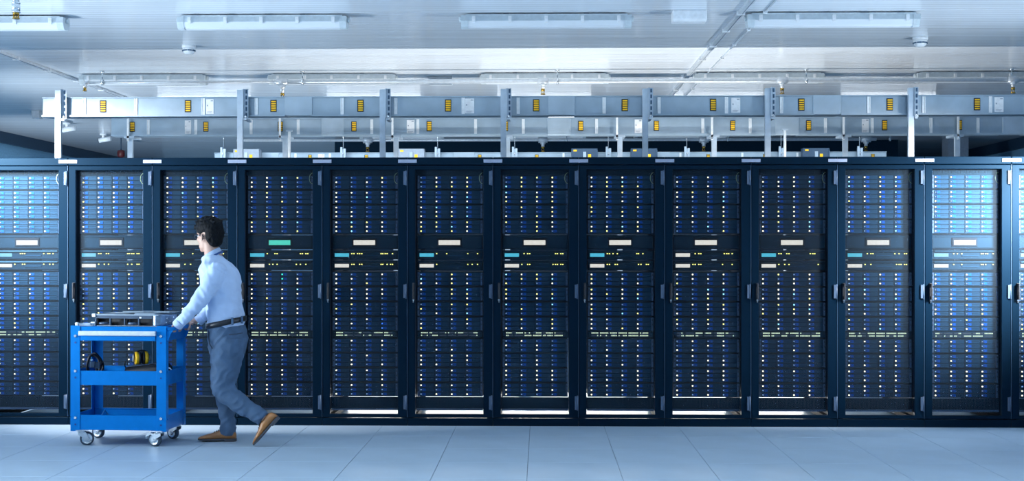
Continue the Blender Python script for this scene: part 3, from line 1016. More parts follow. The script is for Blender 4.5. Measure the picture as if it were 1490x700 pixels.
# ------------------------------------------------------------------ sprinkler pipes
def sprinkler_head(o, x, y, z, drop, s=1.0, bent=False):
    pd = MB()
    pd.cyl((x, y, z), (x, y, z - drop), 0.017 * s, 10)
    pd.cyl((x, y, z - drop * 0.25), (x, y, z - drop * 0.62), 0.026 * s, 10)
    pd.cyl((x - 0.045 * s, y, z), (x + 0.045 * s, y, z), 0.030 * s, 10)
    t = pd.build('tee', M_pipe, o)
    h = MB()
    h.cyl((x, y, z - drop), (x, y, z - drop - 0.02 * s), 0.017 * s, 8)
    h.cyl((x - 0.012 * s, y, z - drop - 0.018 * s), (x - 0.006 * s, y, z - drop - 0.045 * s), 0.004 * s, 6)
    h.cyl((x + 0.012 * s, y, z - drop - 0.018 * s), (x + 0.006 * s, y, z - drop - 0.045 * s), 0.004 * s, 6)
    h.cyl((x, y, z - drop - 0.042 * s), (x, y, z - drop - 0.050 * s), 0.020 * s, 10)
    h.build('sprinkler', M_brass, o)


def hanger(o, x, y, z):
    m = MB()
    m.cyl((x, y, z + 0.02), (x, y, CZ - 0.001), 0.006, 6)
    m.cyl((x, y, CZ - 0.02), (x, y, CZ - 0.001), 0.022, 8)
    m.lathe([(0.022, -0.010), (0.030, -0.010), (0.030, 0.010), (0.022, 0.010), (0.022, -0.010)], (x, y, z), 'X', 14, caps=False)
    m.build('hanger', M_zinc, o)


PY, PZ = 12.46, 3.085
o = thing('sprinkler_pipe', (0, 0, 0), 'long horizontal sprinkler pipe under the ceiling above the nearest busway', 'sprinkler pipe')
xa, xb, xc = at(127, 117, PY).x, at(402, 117, PY).x, 6.4
MB().cyl((xa, PY, PZ), (xb, PY, PZ), 0.013, 10).build('thin_pipe', M_pipe, o)
MB().cyl((xb - 0.02, PY, PZ), (xc, PY, PZ), 0.022, 12).build('pipe', M_pipe, o)
MB().tube([(xa + 0.02, PY, PZ), (xa - 0.01, PY, PZ - 0.004), (xa - 0.022, PY, PZ - 0.02), (xa - 0.024, PY, PZ - 0.05)], 0.018, 10).build('elbow', M_pipe, o)
MB().cyl((xa - 0.024, PY, PZ - 0.05), (xa - 0.024, PY, PZ - 0.075), 0.015, 8).cyl((xa - 0.024, PY, PZ - 0.078), (xa - 0.024, PY, PZ - 0.086), 0.020, 10).build('sprinkler', M_brass, o)
MB().cyl((xa - 0.024, PY, PZ - 0.07), (xa - 0.024, PY, PZ - 0.08), 0.006, 6).build('sprinkler_stem', M_brass, o)
for px in (411, 790, 1138, 1474):
    sprinkler_head(o, at(px, 117, PY).x, PY, PZ, 0.075 if px != 411 else 0.11, 1.15)
for px in (149, 440, 811, 1173, 1472):
    hanger(o, at(px, 117, PY).x, PY, PZ)
PY2, PZ2 = 18.75, 3.05
o = thing('sprinkler_pipe', (0, 0, 0), 'far sprinkler pipe seen below the second busway', 'sprinkler pipe')
xa, xc = at(345, 204, PY2).x, at(1275, 204, PY2).x
MB().cyl((xa, PY2, PZ2), (xc, PY2, PZ2), 0.022, 10).build('pipe', M_pipe, o)
for px in (535, 790, 1024, 1260):
    x = at(px, 204, PY2).x
    sprinkler_head(o, x, PY2, PZ2, 0.10, 1.5)
    hanger(o, x + 0.35, PY2, PZ2)
o = thing('sprinkler_drop', (-3.54, 8.5, CZ), 'steel sprinkler drop with brass head at the upper left', 'sprinkler')
MB().cyl((0, 0, 0), (0, 0, -0.12), 0.021, 14).build('pipe', M_zinc, o)
MB().cyl((0, 0, -0.10), (0, 0, -0.165), 0.027, 14).cyl((0, 0, -0.098), (0, 0, -0.106), 0.029, 14).cyl((0, 0, -0.160), (0, 0, -0.168), 0.029, 14).build('coupling', M_zinc, o)
hd = MB().cyl((0, 0, -0.168), (0, 0, -0.182), 0.021, 12)
hd.cyl((-0.016, 0, -0.180), (-0.014, 0, -0.205), 0.006, 6).cyl((0.016, 0, -0.180), (0.014, 0, -0.205), 0.006, 6).cyl((0, 0, -0.182), (0, 0, -0.205), 0.005, 6).cyl((0, 0, -0.203), (0, 0, -0.210), 0.024, 14)
hd.build('sprinkler', M_brass, o)
MB().cyl((0, 0, -0.004), (0, 0, -0.001), 0.045, 18).build('ceiling_rose', M_white, o)
o = thing('alarm_beacon', (-6.65, 20.0, CZ), 'small dark red alarm beacon hanging from the dim far ceiling', 'beacon')
MB().cyl((0, 0, 0), (0, 0, -0.20), 0.010, 8).build('stem', M_wtrim, o)
MB().lathe([(0.03, -0.19), (0.055, -0.20), (0.060, -0.24), (0.055, -0.29), (0.02, -0.31)], n=18).build('lens', mat('red lens', (0.06, 0.003, 0.006), rough=0.5), o)

# ------------------------------------------------------------------ blue tool cart
CART = thing('tool_cart', (-3.437, 9.215, 0), 'bright blue three-tier metal tool cart on castors pushed by the man', 'cart', rz=R(-3.6))
CL, CD, CT = 0.718, 0.42, 0.872
for x0, sx in ((0.0, 1), (CL, -1)):
    for y0, sy in ((0.0, 1), (CD, -1)):
        m = MB()
        xa, xb = sorted((x0, x0 + sx * 0.072))
        ya, yb = sorted((y0, y0 + sy * 0.004))
        m.box(xa, xb, ya, yb, 0.108, CT + 0.006)
        xa, xb = sorted((x0, x0 + sx * 0.004))
        ya, yb = sorted((y0, y0 + sy * 0.052))
        m.box(xa, xb, ya, yb, 0.108, CT + 0.006)
        po = m.build('corner_post', M_cart, CART, bevel=0.0015)
        yo = y0 - sy * 0.001
        for zz in (0.803, 0.547, 0.205):
            MB().cyl((x0 + sx * 0.038, yo, zz), (x0 + sx * 0.038, yo - sy * 0.007, zz), 0.012, 10, r2=0.008).build('bolt', M_zinc, po)
            MB().cyl((x0 - sx * 0.001, y0 + sy * 0.03, zz - 0.005), (x0 - sx * 0.006, y0 + sy * 0.03, zz - 0.005), 0.009, 10).build('bolt', M_cart, po)
            MB().cyl((x0 + sx * 0.038, yo, zz - 0.048), (x0 + sx * 0.038, yo - sy * 0.0015, zz - 0.048), 0.007, 8).build('bolt_hole', mat('dark blue hole', (0.002, 0.05, 0.25), rough=0.6), po)


def tray(name, z0, z1, zf_):
    m = MB()
    t = 0.003
    e = 0.0045
    m.box(e, CL - e, e, CD - e, zf_, zf_ + t)
    m.box(e, CL - e, e, e + t, z0, z1)
    m.box(e, CL - e, CD - e - t, CD - e, z0, z1)
    m.box(e, e + t, e, CD - e, z0, z1)
    m.box(CL - e - t, CL - e, e, CD - e, z0, z1)
    for ya, yb in ((e, e + 0.012), (CD - e - 0.012, CD - e)):      # folded rims
        m.box(e, CL - e, ya, yb, z1 - 0.003, z1)
    return m.build(name, M_cart, CART, bevel=0.001)


tray('top_tray', 0.768, CT, 0.858)
tray('middle_tray', 0.445, 0.549, 0.462)
tray('bottom_tray', 0.117, 0.226, 0.122)
dr = MB().chbox(0.078, CL - 0.078, -0.006, 0.010, 0.770, 0.806, 0.003).build('drawer', M_cart, CART)
MB().chbox(0.068, CL - 0.074, -0.022, 0.002, 0.806, 0.840, 0.005).box(0.068, CL - 0.074, -0.0235, -0.021, 0.821, 0.824).build('drawer_pull', M_alu, dr)
m = MB()
m.tube([(CL - 0.01, 0.022, 0.850), (CL + 0.03, 0.020, 0.855), (CL + 0.043, 0.026, 0.857), (CL + 0.045, 0.045, 0.857), (CL + 0.045, 0.21, 0.857), (CL + 0.045, 0.375, 0.857), (CL + 0.043, 0.394, 0.857), (CL + 0.03, 0.40, 0.855), (CL - 0.01, 0.398, 0.850)], 0.014, 12)
MB_handle = m.build('push_handle', M_cart, CART)
for yy in (0.012, 0.392):
    MB().prism([(CL - 0.004, 0.77), (CL - 0.004, 0.868), (CL + 0.035, 0.868), (CL + 0.046, 0.845), (CL + 0.03, 0.82), (CL + 0.012, 0.775)], yy, yy + 0.012, 'Y').build('handle_bracket', M_cart, CART)
for n_, (cx, cy, ang, brake) in enumerate(((0.075, 0.03, 20, 0), (0.655, 0.03, 165, 1), (0.075, 0.39, 160, 0), (0.655, 0.39, 150, 1))):
    ca = link('caster', None, CART, (cx, cy, 0))
    ca.rotation_euler = (0, 0, R(ang + 3.6))
    MB().box(-0.045, 0.045, -0.038, 0.038, 0.111, 0.117).build('plate', M_zinc, ca)
    m = MB().cyl((0, 0, 0.095), (0, 0, 0.112), 0.030, 16)
    m.prism([(-0.028, 0.100), (0.026, 0.100), (0.048, 0.055), (0.046, 0.040), (0.024, 0.040), (0.008, 0.060), (-0.026, 0.078)], -0.026, -0.023, 'Y')
    m.prism([(-0.028, 0.100), (0.026, 0.100), (0.048, 0.055), (0.046, 0.040), (0.024, 0.040), (0.008, 0.060), (-0.026, 0.078)], 0.023, 0.026, 'Y')
    m.box(-0.027, 0.026, -0.026, 0.026, 0.096, 0.100)
    m.build('fork', M_zinc, ca)
    wh = MB().lathe([(0.037, -0.017), (0.046, -0.017), (0.050, -0.012), (0.050, 0.012), (0.046, 0.017), (0.037, 0.017), (0.037, -0.017)], (0.034, 0, 0.050), 'Y', 28, caps=False).build('tyre', M_tyre, ca)
    MB().lathe([(0.006, -0.020), (0.014, -0.020), (0.016, -0.013), (0.028, -0.010), (0.037, -0.016), (0.0385, -0.016), (0.0385, 0.016), (0.037, 0.016), (0.028, 0.010), (0.016, 0.013), (0.014, 0.020), (0.006, 0.020)], (0.034, 0, 0.050), 'Y', 24).build('hub', M_zinc, wh)
    MB().cyl((0.034, -0.031, 0.05), (0.034, 0.031, 0.05), 0.008, 8).build('axle', M_zinc, ca)
    if brake:
        MB().prism([(0.02, 0.088), (0.062, 0.100), (0.098, 0.080), (0.104, 0.070), (0.096, 0.068), (0.06, 0.086), (0.03, 0.076)], -0.018, 0.018, 'Y').build('brake_lever', M_zinc, ca)
MCW = CART.matrix_basis.copy()


def on_cart(x, y, z):
    return MCW @ Vector((x, y, z))


# ---- things on the top tray
M_lid = mat('dull server lid', (0.30, 0.38, 0.46), rough=0.35, metal=0.5)
CH = thing('server_chassis', on_cart(0.155, 0.075, CT + 0.001), 'opened silver and black server chassis lying on top of the cart', 'server chassis', rz=R(-9))
cl, cdp, chh = 0.50, 0.27, 0.088
MB().box(0, cl, 0, cdp, 0, 0.004).box(0, cl, cdp - 0.003, cdp, 0, chh).box(0, 0.003, 0, cdp, 0, chh).build('shell', M_zinc, CH)
MB().box(0, cl, -0.004, cdp, chh - 0.010, chh - 0.002).box(0.30, 0.46, 0.02, cdp, chh - 0.002, chh + 0.006).build('lid', M_lid, CH)
m = MB()
for xx in (0.0, 0.112, 0.228, 0.338, 0.452):
    m.box(xx, xx + 0.009, 0, 0.02, 0.004, chh - 0.010)
m.box(0, 0.461, 0.0, 0.012, chh - 0.032, chh - 0.010)
m.build('front_frame', M_ear, CH)
MB().box(0.004, 0.46, 0.05, 0.056, 0.004, chh - 0.012).build('back_plane', M_black, CH)
for xx in (0.012, 0.240):
    fo = MB().box(xx, xx + 0.098, 0.006, 0.045, 0.004, 0.016).box(xx, xx + 0.008, 0.006, 0.045, 0.004, 0.05).build('fan_module', M_black, CH)
    MB().lathe([(0.010, 0), (0.040, 0), (0.042, 0.006), (0.040, 0.014), (0.012, 0.018)], (xx + 0.050, 0.028, 0.012), 'Z', 18).build('fan_rotor', M_hinge, fo)
MB().box(0.350, 0.366, -0.003, 0, chh - 0.030, chh - 0.018).build('white_tab', M_white, CH)
MB().box(-0.022, 0.006, -0.010, 0.012, chh - 0.022, chh + 0.002).build('corner_catch', M_white, CH, bevel=0.003)
MB().box(-0.030, 0.004, -0.012, 0.008, 0.0, 0.030).build('corner_catch', M_white, CH, bevel=0.003)
m = MB()
rings = []
for j in range(9):
    t = R(-90 + 180 * j / 8 * 0.5)
    pass
m.prism([(cl - 0.045, 0.001), (cl - 0.02, -0.006), (cl + 0.012, 0.010), (cl + 0.028, 0.05), (cl + 0.034, 0.12), (cl + 0.034, 0.22), (cl + 0.02, 0.262), (cl - 0.045, 0.262)], 0.004, chh - 0.006, 'Z')
ep = m.build('end_housing', mat('brushed steel', (0.20, 0.30, 0.42), rough=0.3, metal=0.6, var=0.3, scale=30), CH, bevel=0.006)
for (ry, rz_) in ((0.07, 0.055), (0.115, 0.03), (0.06, 0.025), (0.17, 0.06)):
    MB().cyl((cl + 0.024, ry, rz_), (cl + 0.037, ry, rz_), 0.006, 8).build('rivet', M_chrome, ep)
RL = thing('slide_rail', on_cart(0.022, 0.045, CT + 0.001), 'short silver slide rail with white ends at the cart corner', 'slide rail', rz=R(-3.6))
MB().box(0.0, 0.125, 0, 0.016, 0.0, 0.006).box(0.0, 0.125, 0.012, 0.016, 0.0, 0.022).box(0.02, 0.11, 0.0, 0.004, 0.008, 0.014).box(0.02, 0.026, 0.0, 0.014, 0.0, 0.02).box(0.10, 0.106, 0.0, 0.014, 0.0, 0.02).build('channel', M_strut, RL)
MB().box(-0.004, 0.016, -0.004, 0.018, 0, 0.026).build('end_block', M_white, RL, bevel=0.003)
CV = thing('cover_plate', on_cart(0.34, 0.135, CT + 0.001 + chh + 0.0065), 'thin bright metal cover plate lying on the opened chassis', 'cover plate', rz=R(-6))
MB().box(0, 0.36, 0, 0.20, 0, 0.003).box(0, 0.36, 0, 0.003, 0, 0.012).build('plate', M_lid, CV)
MB().box(0.16, 0.24, 0.0, 0.02, 0.003, 0.016).build('grip', M_chrome, CV)

# ---- things on the middle tray
EM = thing('ear_defenders', on_cart(0.468, 0.17, 0.5795), 'yellow and black ear defenders lying on the black bag', 'ear defenders', rz=R(25))
for sx in (-1, 1):
    cu = MB().lathe([(0.010, -0.022 * sx), (0.030, -0.020 * sx), (0.040, -0.008 * sx), (0.042, 0.0), (0.040, 0.010 * sx)], (0.026 * sx, 0, 0.045), 'X', 22).build('ear_cup', M_yel, EM)
    MB().lathe([(0.020, -0.002 * sx), (0.041, 0.0), (0.043, -0.008 * sx), (0.036, -0.014 * sx), (0.02, -0.014 * sx)], (0.017 * sx, 0, 0.045), 'X', 22).build('cushion', M_black, cu)
    MB().lathe([(0.004, 0.0), (0.022, -0.001 * sx), (0.025, -0.005 * sx), (0.02, -0.008 * sx)], (0.050 * sx, 0, 0.045), 'X', 18).build('cap', M_grey, cu)
pts = [(0.045 * math.cos(R(a)), 0.0, 0.045 + 0.048 * math.sin(R(a)) + 0.0) for a in range(0, 181, 15)]
MB().tube([(p[0], p[1] - 0.002, p[2]) for p in pts], 0.005, 8).build('headband', M_black, EM)
EM.scale = (1.28, 1.28, 1.16)
BG = thing('tool_bag', on_cart(0.345, 0.07, 0.466), 'flat black tool bag on the middle tray of the cart', 'bag', rz=R(-2))
m = MB()
rings = []
N = 20
prof = [(0.0, 0.06, 0.09), (0.03, 0.085, 0.10), (0.10, 0.10, 0.105), (0.18, 0.115, 0.118), (0.25, 0.125, 0.125), (0.29, 0.12, 0.12), (0.315, 0.09, 0.10)]
for x, d, h in prof:
    ring = []
    for i in range(N):
        a = 2 * math.pi * i / N
        ca_, sa_ = math.cos(a), math.sin(a)
        ring.append((x, 0.15 + d * math.copysign(abs(ca_) ** 0.6, ca_), h / 2 + h / 2 * math.copysign(abs(sa_) ** 0.6, sa_) + (0.006 * math.sin(i * 2.1 + x * 30) if sa_ > 0.2 else 0)))
    rings.append(ring)
m.loft(rings)
M_bag = mat('black nylon', (0.005, 0.010, 0.018), rough=0.6, bump=0.3, bscale=25)
m.build('bag_body', M_bag, BG)
MB().tube([(0.0, 0.14, 0.08), (-0.012, 0.13, 0.10), (-0.008, 0.12, 0.13), (0.004, 0.115, 0.14)], 0.004, 6).build('strap', M_bag, BG)
MB().tube([(0.02, 0.08, 0.10), (0.12, 0.075, 0.112), (0.22, 0.075, 0.126), (0.30, 0.08, 0.112)], 0.003, 6).build('zip', M_hinge, BG)
CB = thing('coiled_cable', on_cart(0.055, 0.09, 0.466), 'coil of black power cable standing in the left of the middle tray', 'cable', rz=R(0))
for n_ in range(3):
    pts = []
    for i in range(29):
        a = 2 * math.pi * i / 28
        pts.append((0.055 + (0.042 + 0.006 * n_) * math.cos(a) + 0.006 * math.sin(3 * a + n_), 0.05 + 0.022 * n_ + 0.012 * math.sin(a * 2 + n_), 0.106 + (0.078 + 0.006 * n_) * math.sin(a)))
    MB().tube(pts, 0.0085, 8).build('loop', M_black, CB)
MB().tube([(0.06, 0.04, 0.12), (0.085, 0.03, 0.09), (0.10, 0.035, 0.06), (0.125, 0.05, 0.03), (0.16, 0.09, 0.012), (0.20, 0.13, 0.010)], 0.007, 8).build('tail', M_black, CB)
MB().chbox(0.048, 0.085, 0.012, 0.035, 0.095, 0.14, 0.004).box(0.075, 0.115, 0.018, 0.04, 0.09, 0.135).build('plug', M_navyb, CB)
MB().box(0.052, 0.070, 0.009, 0.013, 0.150, 0.158).build('buckle', M_chrome, CB)
WC = thing('white_cable', on_cart(0.600, 0.15, 0.466), 'short bent white cable by the right rim of the middle tray', 'cable')
MB().tube([(0.0, 0, 0.004), (0.01, 0.0, 0.05), (0.03, 0.0, 0.088), (0.06, 0.0, 0.098), (0.09, 0.0, 0.092), (0.105, 0.0, 0.075)], 0.005, 8).build('cord', M_white, WC)
MB().box(-0.008, 0.008, -0.006, 0.006, 0.0, 0.02).build('connector', M_white, WC)
LC = thing('blue_cable', on_cart(0.06, 0.06, 0.127), 'thin blue cable lying in the bottom tray of the cart', 'cable')
MB().tube([(0.0, 0.02, 0.005), (0.05, 0.12, 0.02), (0.075, 0.20, 0.06), (0.08, 0.26, 0.095), (0.09, 0.30, 0.06), (0.13, 0.26, 0.01), (0.2, 0.2, 0.005)], 0.004, 8).build('cord', mat('light blue cord', (0.03, 0.22, 0.55), rough=0.4), LC)
MB().box(-0.012, 0.008, 0.005, 0.02, 0.0, 0.012).build('connector', M_navyb, LC)

# ------------------------------------------------------------------ the man
def remesh(m, vox, it=6, fac=0.5):
    me = m.mesh('tmp', M_skin)
    o = bpy.data.objects.new('tmp', me)
    COL.objects.link(o)
    md = o.modifiers.new('r', 'REMESH')
    md.mode = 'VOXEL'
    md.voxel_size = vox
    md.use_smooth_shade = True
    if it:
        sm = o.modifiers.new('s', 'SMOOTH')
        sm.iterations = it
        sm.factor = fac
    dg = bpy.context.evaluated_depsgraph_get()
    dg.update()
    r = bpy.data.meshes.new_from_object(o.evaluated_get(dg))
    bpy.data.objects.remove(o)
    return r


def finish(me, name, material, parent, wrinkle=None, loc=None):
    me.name = name
    me.materials.clear()
    me.materials.append(material)
    if wrinkle:
        nrm = [v.normal.copy() for v in me.vertices]
        for v, n in zip(me.vertices, nrm):
            v.co += n * wrinkle(v.co)
    me.polygons.foreach_set('use_smooth', [True] * len(me.polygons))
    me.transform(Matrix.Translation(-Vector(PB)))
    me.update()
    o = link(name, me, parent)
    return o


PB = (-2.37, 9.40, 0.0)
MAN = thing('person', PB, 'man in light blue shirt, grey trousers and brown shoes pushing the blue cart', 'person')


def ring(c, ax, bx, ra, rb, n=24, p=1.0):
    c, ax, bx = Vector(c), Vector(ax), Vector(bx)
    out = []
    for i in range(n):
        a = 2 * math.pi * i / n
        ca_, sa_ = math.cos(a), math.sin(a)
        out.append(c + ax * (ra * math.copysign(abs(ca_) ** p, ca_)) + bx * (rb * math.copysign(abs(sa_) ** p, sa_)))
    return out


def limb(mb, pts, n=20):
    """pts: (centre, radius in the walking plane, radius across)"""
    P_ = [Vector(p[0]) for p in pts]
    rings = []
    for i, (c, ra, rb) in enumerate(pts):
        t = (P_[min(i + 1, len(P_) - 1)] - P_[max(i - 1, 0)]).normalized()
        bx = Vector((0, 1, 0))
        bx = (bx - t * bx.dot(t)).normalized()
        ax = bx.cross(t)
        rings.append(ring(c, ax, bx, ra, rb, n))
    mb.loft(rings)


# body axis: the torso turns a little so that its back shows
CY = 9.40
tor = [(476, 329, 25.5, .158), (468, 329, 26, .162), (458, 328, 26, .170), (445, 326.5, 24.5, .168), (430, 325, 25.5, .172), (415, 322, 28, .180), (402, 320, 28.5, .190), (392, 317.5, 26, .192), (384, 315, 20, .172), (377, 312, 14, .115), (371, 310, 11.5, .078)]


def torso_rings(shrink):
    rr = []
    for y, x, a, b in tor:
        c = at(x, y, CY)
        rr.append(ring(c, (1, 0, 0), (0, 1, 0), a / 196.0 - shrink, b - shrink, 28, 0.9))
    return rr


NA = [(at(317, 395, 9.235), .066, .066), (at(309, 409, 9.21), .070, .062), (at(299, 425, 9.195), .064, .058), (at(289, 440, 9.19), .058, .054), (at(279, 451, 9.20), .052, .050), (at(268, 463, 9.22), .043, .043), (at(261, 470, 9.235), .038, .040)]
FA = [(at(312, 395, 9.575), .064, .064), (at(310, 412, 9.60), .062, .058), (at(308, 432, 9.61), .056, .054), (at(305, 446, 9.605), .053, .050), (at(299, 456, 9.59), .045, .045), (at(292, 464.5, 9.575), .038, .038)]
m = MB()
m.loft(torso_rings(0))
limb(m, NA)
limb(m, FA)
m.ell(at(316, 393, 9.24), (.066, .06, .06))
m.ell(at(311, 393, 9.56), (.066, .06, .06))
me = remesh(m, 0.0075, 10, 0.5)


def shirt_wr(c):
    n1 = noise.noise(Vector((c.x * 16, c.y * 9, c.z * 13)))
    n2 = noise.noise(Vector((c.x * 17 + c.z * 15, c.y * 9, (c.z - c.x) * 6 + 5)))
    low = max(0.0, 1.0 - abs(c.z - 0.95) / 0.12)
    return 0.006 * n1 + 0.008 * (0.5 - abs(n2) * 1.6) + 0.012 * low * n2


shirt = finish(me, 'shirt', M_shirt, MAN, shirt_wr)
# cuffs, collar
for nm, a, b_, c, r in (('cuff', at(263.5, 467.5, 9.232), at(257.5, 474, 9.242), None, .042), ('cuff', at(294, 462.5, 9.578), at(287.5, 468, 9.572), None, .041)):
    q = (b_ - a).normalized()
    MB().cyl(a - Vector(PB), b_ - Vector(PB), r, 20, r2=r * 0.98).build(nm, M_shirt, shirt, bevel=0.003)
m = MB()
cb, ct_ = at(309.5, 376.5, CY), at(306.5, 369.0, CY)
rings = []
for t, dz, ra, rb in ((0, 0, .076, .080), (.5, 0, .074, .074), (1.0, 0, .072, .068), (1.05, .004, .070, .066), (1.0, 0, .064, .062), (0.2, 0, .066, .066)):
    c = cb.lerp(ct_, t) + Vector((0, 0, dz))
    rr = ring(c, Vector((1, 0, 0.62)).normalized(), (0, 1, 0), ra * 1.12, rb, 28)
    rings.append([p - Vector(PB) for p in rr])
m.loft(rings)
m.build('collar', M_shirt, shirt)
# trousers
pel = [(473, 329.5, 26, .160), (482, 331, 27.5, .170), (492, 331.5, 28.3, .176), (504, 331.5, 28, .172), (514, 331, 25, .150), (522, 330, 18, .11)]
NL = [(at(333, 492, 9.315), .118, .095), (at(331.5, 510, 9.31), .122, .100), (at(329, 530, 9.305), .112, .094), (at(325, 550, 9.295), .098, .086), (at(325, 566, 9.285), .086, .078), (at(334, 577, 9.275), .078, .072), (at(350, 588, 9.265), .070, .066), (at(366, 598, 9.255), .063, .060), (at(378, 606, 9.245), .058, .056), (at(383.5, 609.5, 9.24), .057, .055)]
FL = [(at(329, 492, 9.48), .112, .092), (at(328, 512, 9.485), .110, .094), (at(326, 535, 9.49), .096, .086), (at(324, 558, 9.49), .080, .075), (at(326, 575, 9.485), .070, .068), (at(329, 592, 9.48), .063, .062), (at(331.5, 610, 9.475), .058, .058), (at(331.5, 624, 9.47), .059, .058), (at(331, 633, 9.47), .061, .059)]
m = MB()
m.loft([ring(at(x, y, CY), (1, 0, 0), (0, 1, 0), a / 196.0, b, 28, 0.92) for y, x, a, b in pel])
limb(m, NL)
limb(m, FL)
me = remesh(m, 0.0075, 8, 0.5)


def trous_wr(c):
    n1 = noise.noise(Vector((c.x * 9, c.y * 7, c.z * 9 + 7)))
    n2 = noise.noise(Vector((c.x * 6 + c.z * 9, c.y * 6, c.z * 17 - c.x * 15)))
    return 0.006 * n1 + 0.0085 * (0.5 - abs(n2) * 1.6)


tro = finish(me, 'trousers', M_trous, MAN, trous_wr)
pk = [at(304.5, 480, 9.30), at(303.8, 490, 9.275), at(305.5, 500, 9.25), at(309.5, 507, 9.235)]
MB().tube([p - Vector(PB) + Vector((0.0, -0.012, 0)) for p in pk], 0.004, 6).build('pocket_edge', mat('dark trouser seam', (0.02, 0.04, 0.075), rough=0.8), tro)
pk = [at(333, 487, 9.225), at(345, 486, 9.235), at(353, 484.5, 9.26)]
MB().tube([p - Vector(PB) for p in pk], 0.004, 6).build('back_pocket', mat('dark trouser seam', (0.02, 0.04, 0.075), rough=0.8), tro)
# belt (tilted ring)
m = MB()
rings = []
for dz, gr in ((-0.020, 0.0), (-0.020, .008), (0.020, .008), (0.020, 0.0), (-0.020, 0.0)):
    c = at(329.3, 469, CY) + Vector((0, 0, dz))
    rings.append([p - Vector(PB) for p in ring(c, Vector((1, 0, 0.20)).normalized(), (0, 1, 0), 26.6 / 196 + .004 + gr, .166 + gr, 36, 0.92)])
m.loft(rings)
belt = m.build('belt', M_belt, MAN)
bx_ = at(303, 474, CY) - Vector(PB)
MB().box(bx_.x - 0.014, bx_.x - 0.004, -0.025, 0.025, bx_.z - 0.022, bx_.z + 0.022).build('buckle', M_chrome, belt)
for px, yy in ((318, 9.245), (338, 9.24), (352, 9.31)):
    c = at(px, 470.5 - (px - 318) * 0.16, yy) - Vector(PB)
    MB().box(c.x - 0.007, c.x + 0.007, c.y - 0.006, c.y + 0.006, c.z - 0.028, c.z + 0.026).build('belt_loop', M_trous, belt)

# head frame
HC = at(304.5, 341, CY)
PH = R(31)
HF = Vector((-math.cos(PH), math.sin(PH), -0.13)).normalized()
HL_ = Vector((0, 0, 1)).cross(HF).normalized()
HU = HF.cross(HL_).normalized()
HM = Matrix((HF, HL_, HU)).transposed()


def hp(f, l, u):
    return HC + HF * f + HL_ * l + HU * u


# bare body: head, neck, trunk, arms, hands and legs as one surface
m = MB()
m.ell(hp(-0.008, 0, 0.022), (.094, .074, .086), HM, 28)
m.ell(hp(0.028, 0, -0.030), (.064, .062, .085), HM, 24)
m.ell(hp(0.034, 0, -0.080), (.062, .056, .046), HM, 20)
m.ell(hp(0.074, 0, -0.106), (.024, .028, .020), HM, 14)            # chin
m.ell(hp(0.080, 0, 0.018), (.016, .048, .014), HM, 14)             # brow
m.tube([hp(0.086, 0, 0.008), hp(0.099, 0, -0.018), hp(0.108, 0, -0.036), hp(0.094, 0, -0.048)], [.007, .010, .013, .010], 12)
m.ell(hp(0.088, 0, -0.070), (.012, .024, .012), HM, 14)            # mouth mound
for s_ in (-1, 1):
    m.ell(hp(0.058, 0.040 * s_, -0.030), (.026, .022, .024), HM, 14)   # cheeks
    E_ = HM @ Matrix.Rotation(R(-28 * s_), 3, 'Z')
    m.ell(hp(0.002, 0.079 * s_, -0.026), (.017, .007, .030), E_, 16)  # ears
    m.ell(hp(0.000, 0.070 * s_, -0.024), (.010, .010, .020), E_, 12)
limb(m, [(at(305.5, 352, CY), .055, .056), (at(308, 364, CY), .056, .058), (at(311, 376, CY), .066, .075), (at(313, 384, CY), .07, .10)])
m.loft(torso_rings(0.022))
limb(m, [(a, r1 - .02, r2 - .02) for a, r1, r2 in NA[:-1]] + [(at(257, 474, 9.243), .025, .028)])
limb(m, [(a, r1 - .02, r2 - .02) for a, r1, r2 in FA[:-1]] + [(at(287, 468.5, 9.572), .025, .028)])
m.loft([ring(at(x, y, CY), (1, 0, 0), (0, 1, 0), a / 196.0 - .022, b - .022, 24) for y, x, a, b in pel])
limb(m, [(a, r1 - .022, r2 - .022) for a, r1, r2 in NL[:-1]] + [(at(386, 610, 9.24), .034, .034)])
limb(m, [(a, r1 - .022, r2 - .022) for a, r1, r2 in FL[:-1]] + [(at(331.5, 634, 9.47), .034, .034)])


def hand(wrist, ylocal, thumb_side):
    bar = on_cart(CL + 0.045, ylocal, 0.857)
    rb = 0.0145
    def around(ang, rad, dy):
        a = R(ang)
        return bar + Vector((rad * math.cos(a), dy, rad * math.sin(a)))
    kn = around(100, rb + 0.016, 0)
    # palm
    rings = []
    for t, wy, th in ((0.0, .026, .024), (0.35, .036, .019), (0.7, .042, .016), (1.0, .041, .013)):
        c = Vector(wrist).lerp(kn, t) + Vector((0, 0, 0.010 * math.sin(math.pi * t)))
        d = (kn - Vector(wrist)).normalized()
        up = Vector((0, 1, 0)).cross(d).normalized()
        rings.append(ring(c, Vector((0, 1, 0)), up, wy, th, 16, 0.8))
    m.loft(rings)
    for k, (ln, rf) in enumerate(((0.92, .0085), (1.0, .0092), (0.97, .0090), (0.85, .0080))):
        dy = (k - 1.5) * 0.0205
        pts = [around(a, rb + rf + 0.001 + 0.003 * (a < 130), dy) for a in [88, 120, 150, 180, 180 + 35 * ln, 180 + 65 * ln, 180 + 88 * ln]]
        m.tube(pts, [rf * 1.15, rf * 1.1, rf * 1.05, rf, rf, rf * .95, rf * .75], 10)
    t0 = Vector(wrist).lerp(kn, 0.35) + Vector((0, thumb_side * 0.034, -0.006))
    m.tube([t0, around(40, rb + .020, thumb_side * 0.046), around(-5, rb + .012, thumb_side * 0.050), around(-55, rb + .010, thumb_side * 0.046), around(-85, rb + .009, thumb_side * 0.042)], [.013, .012, .0105, .0095, .007], 10)


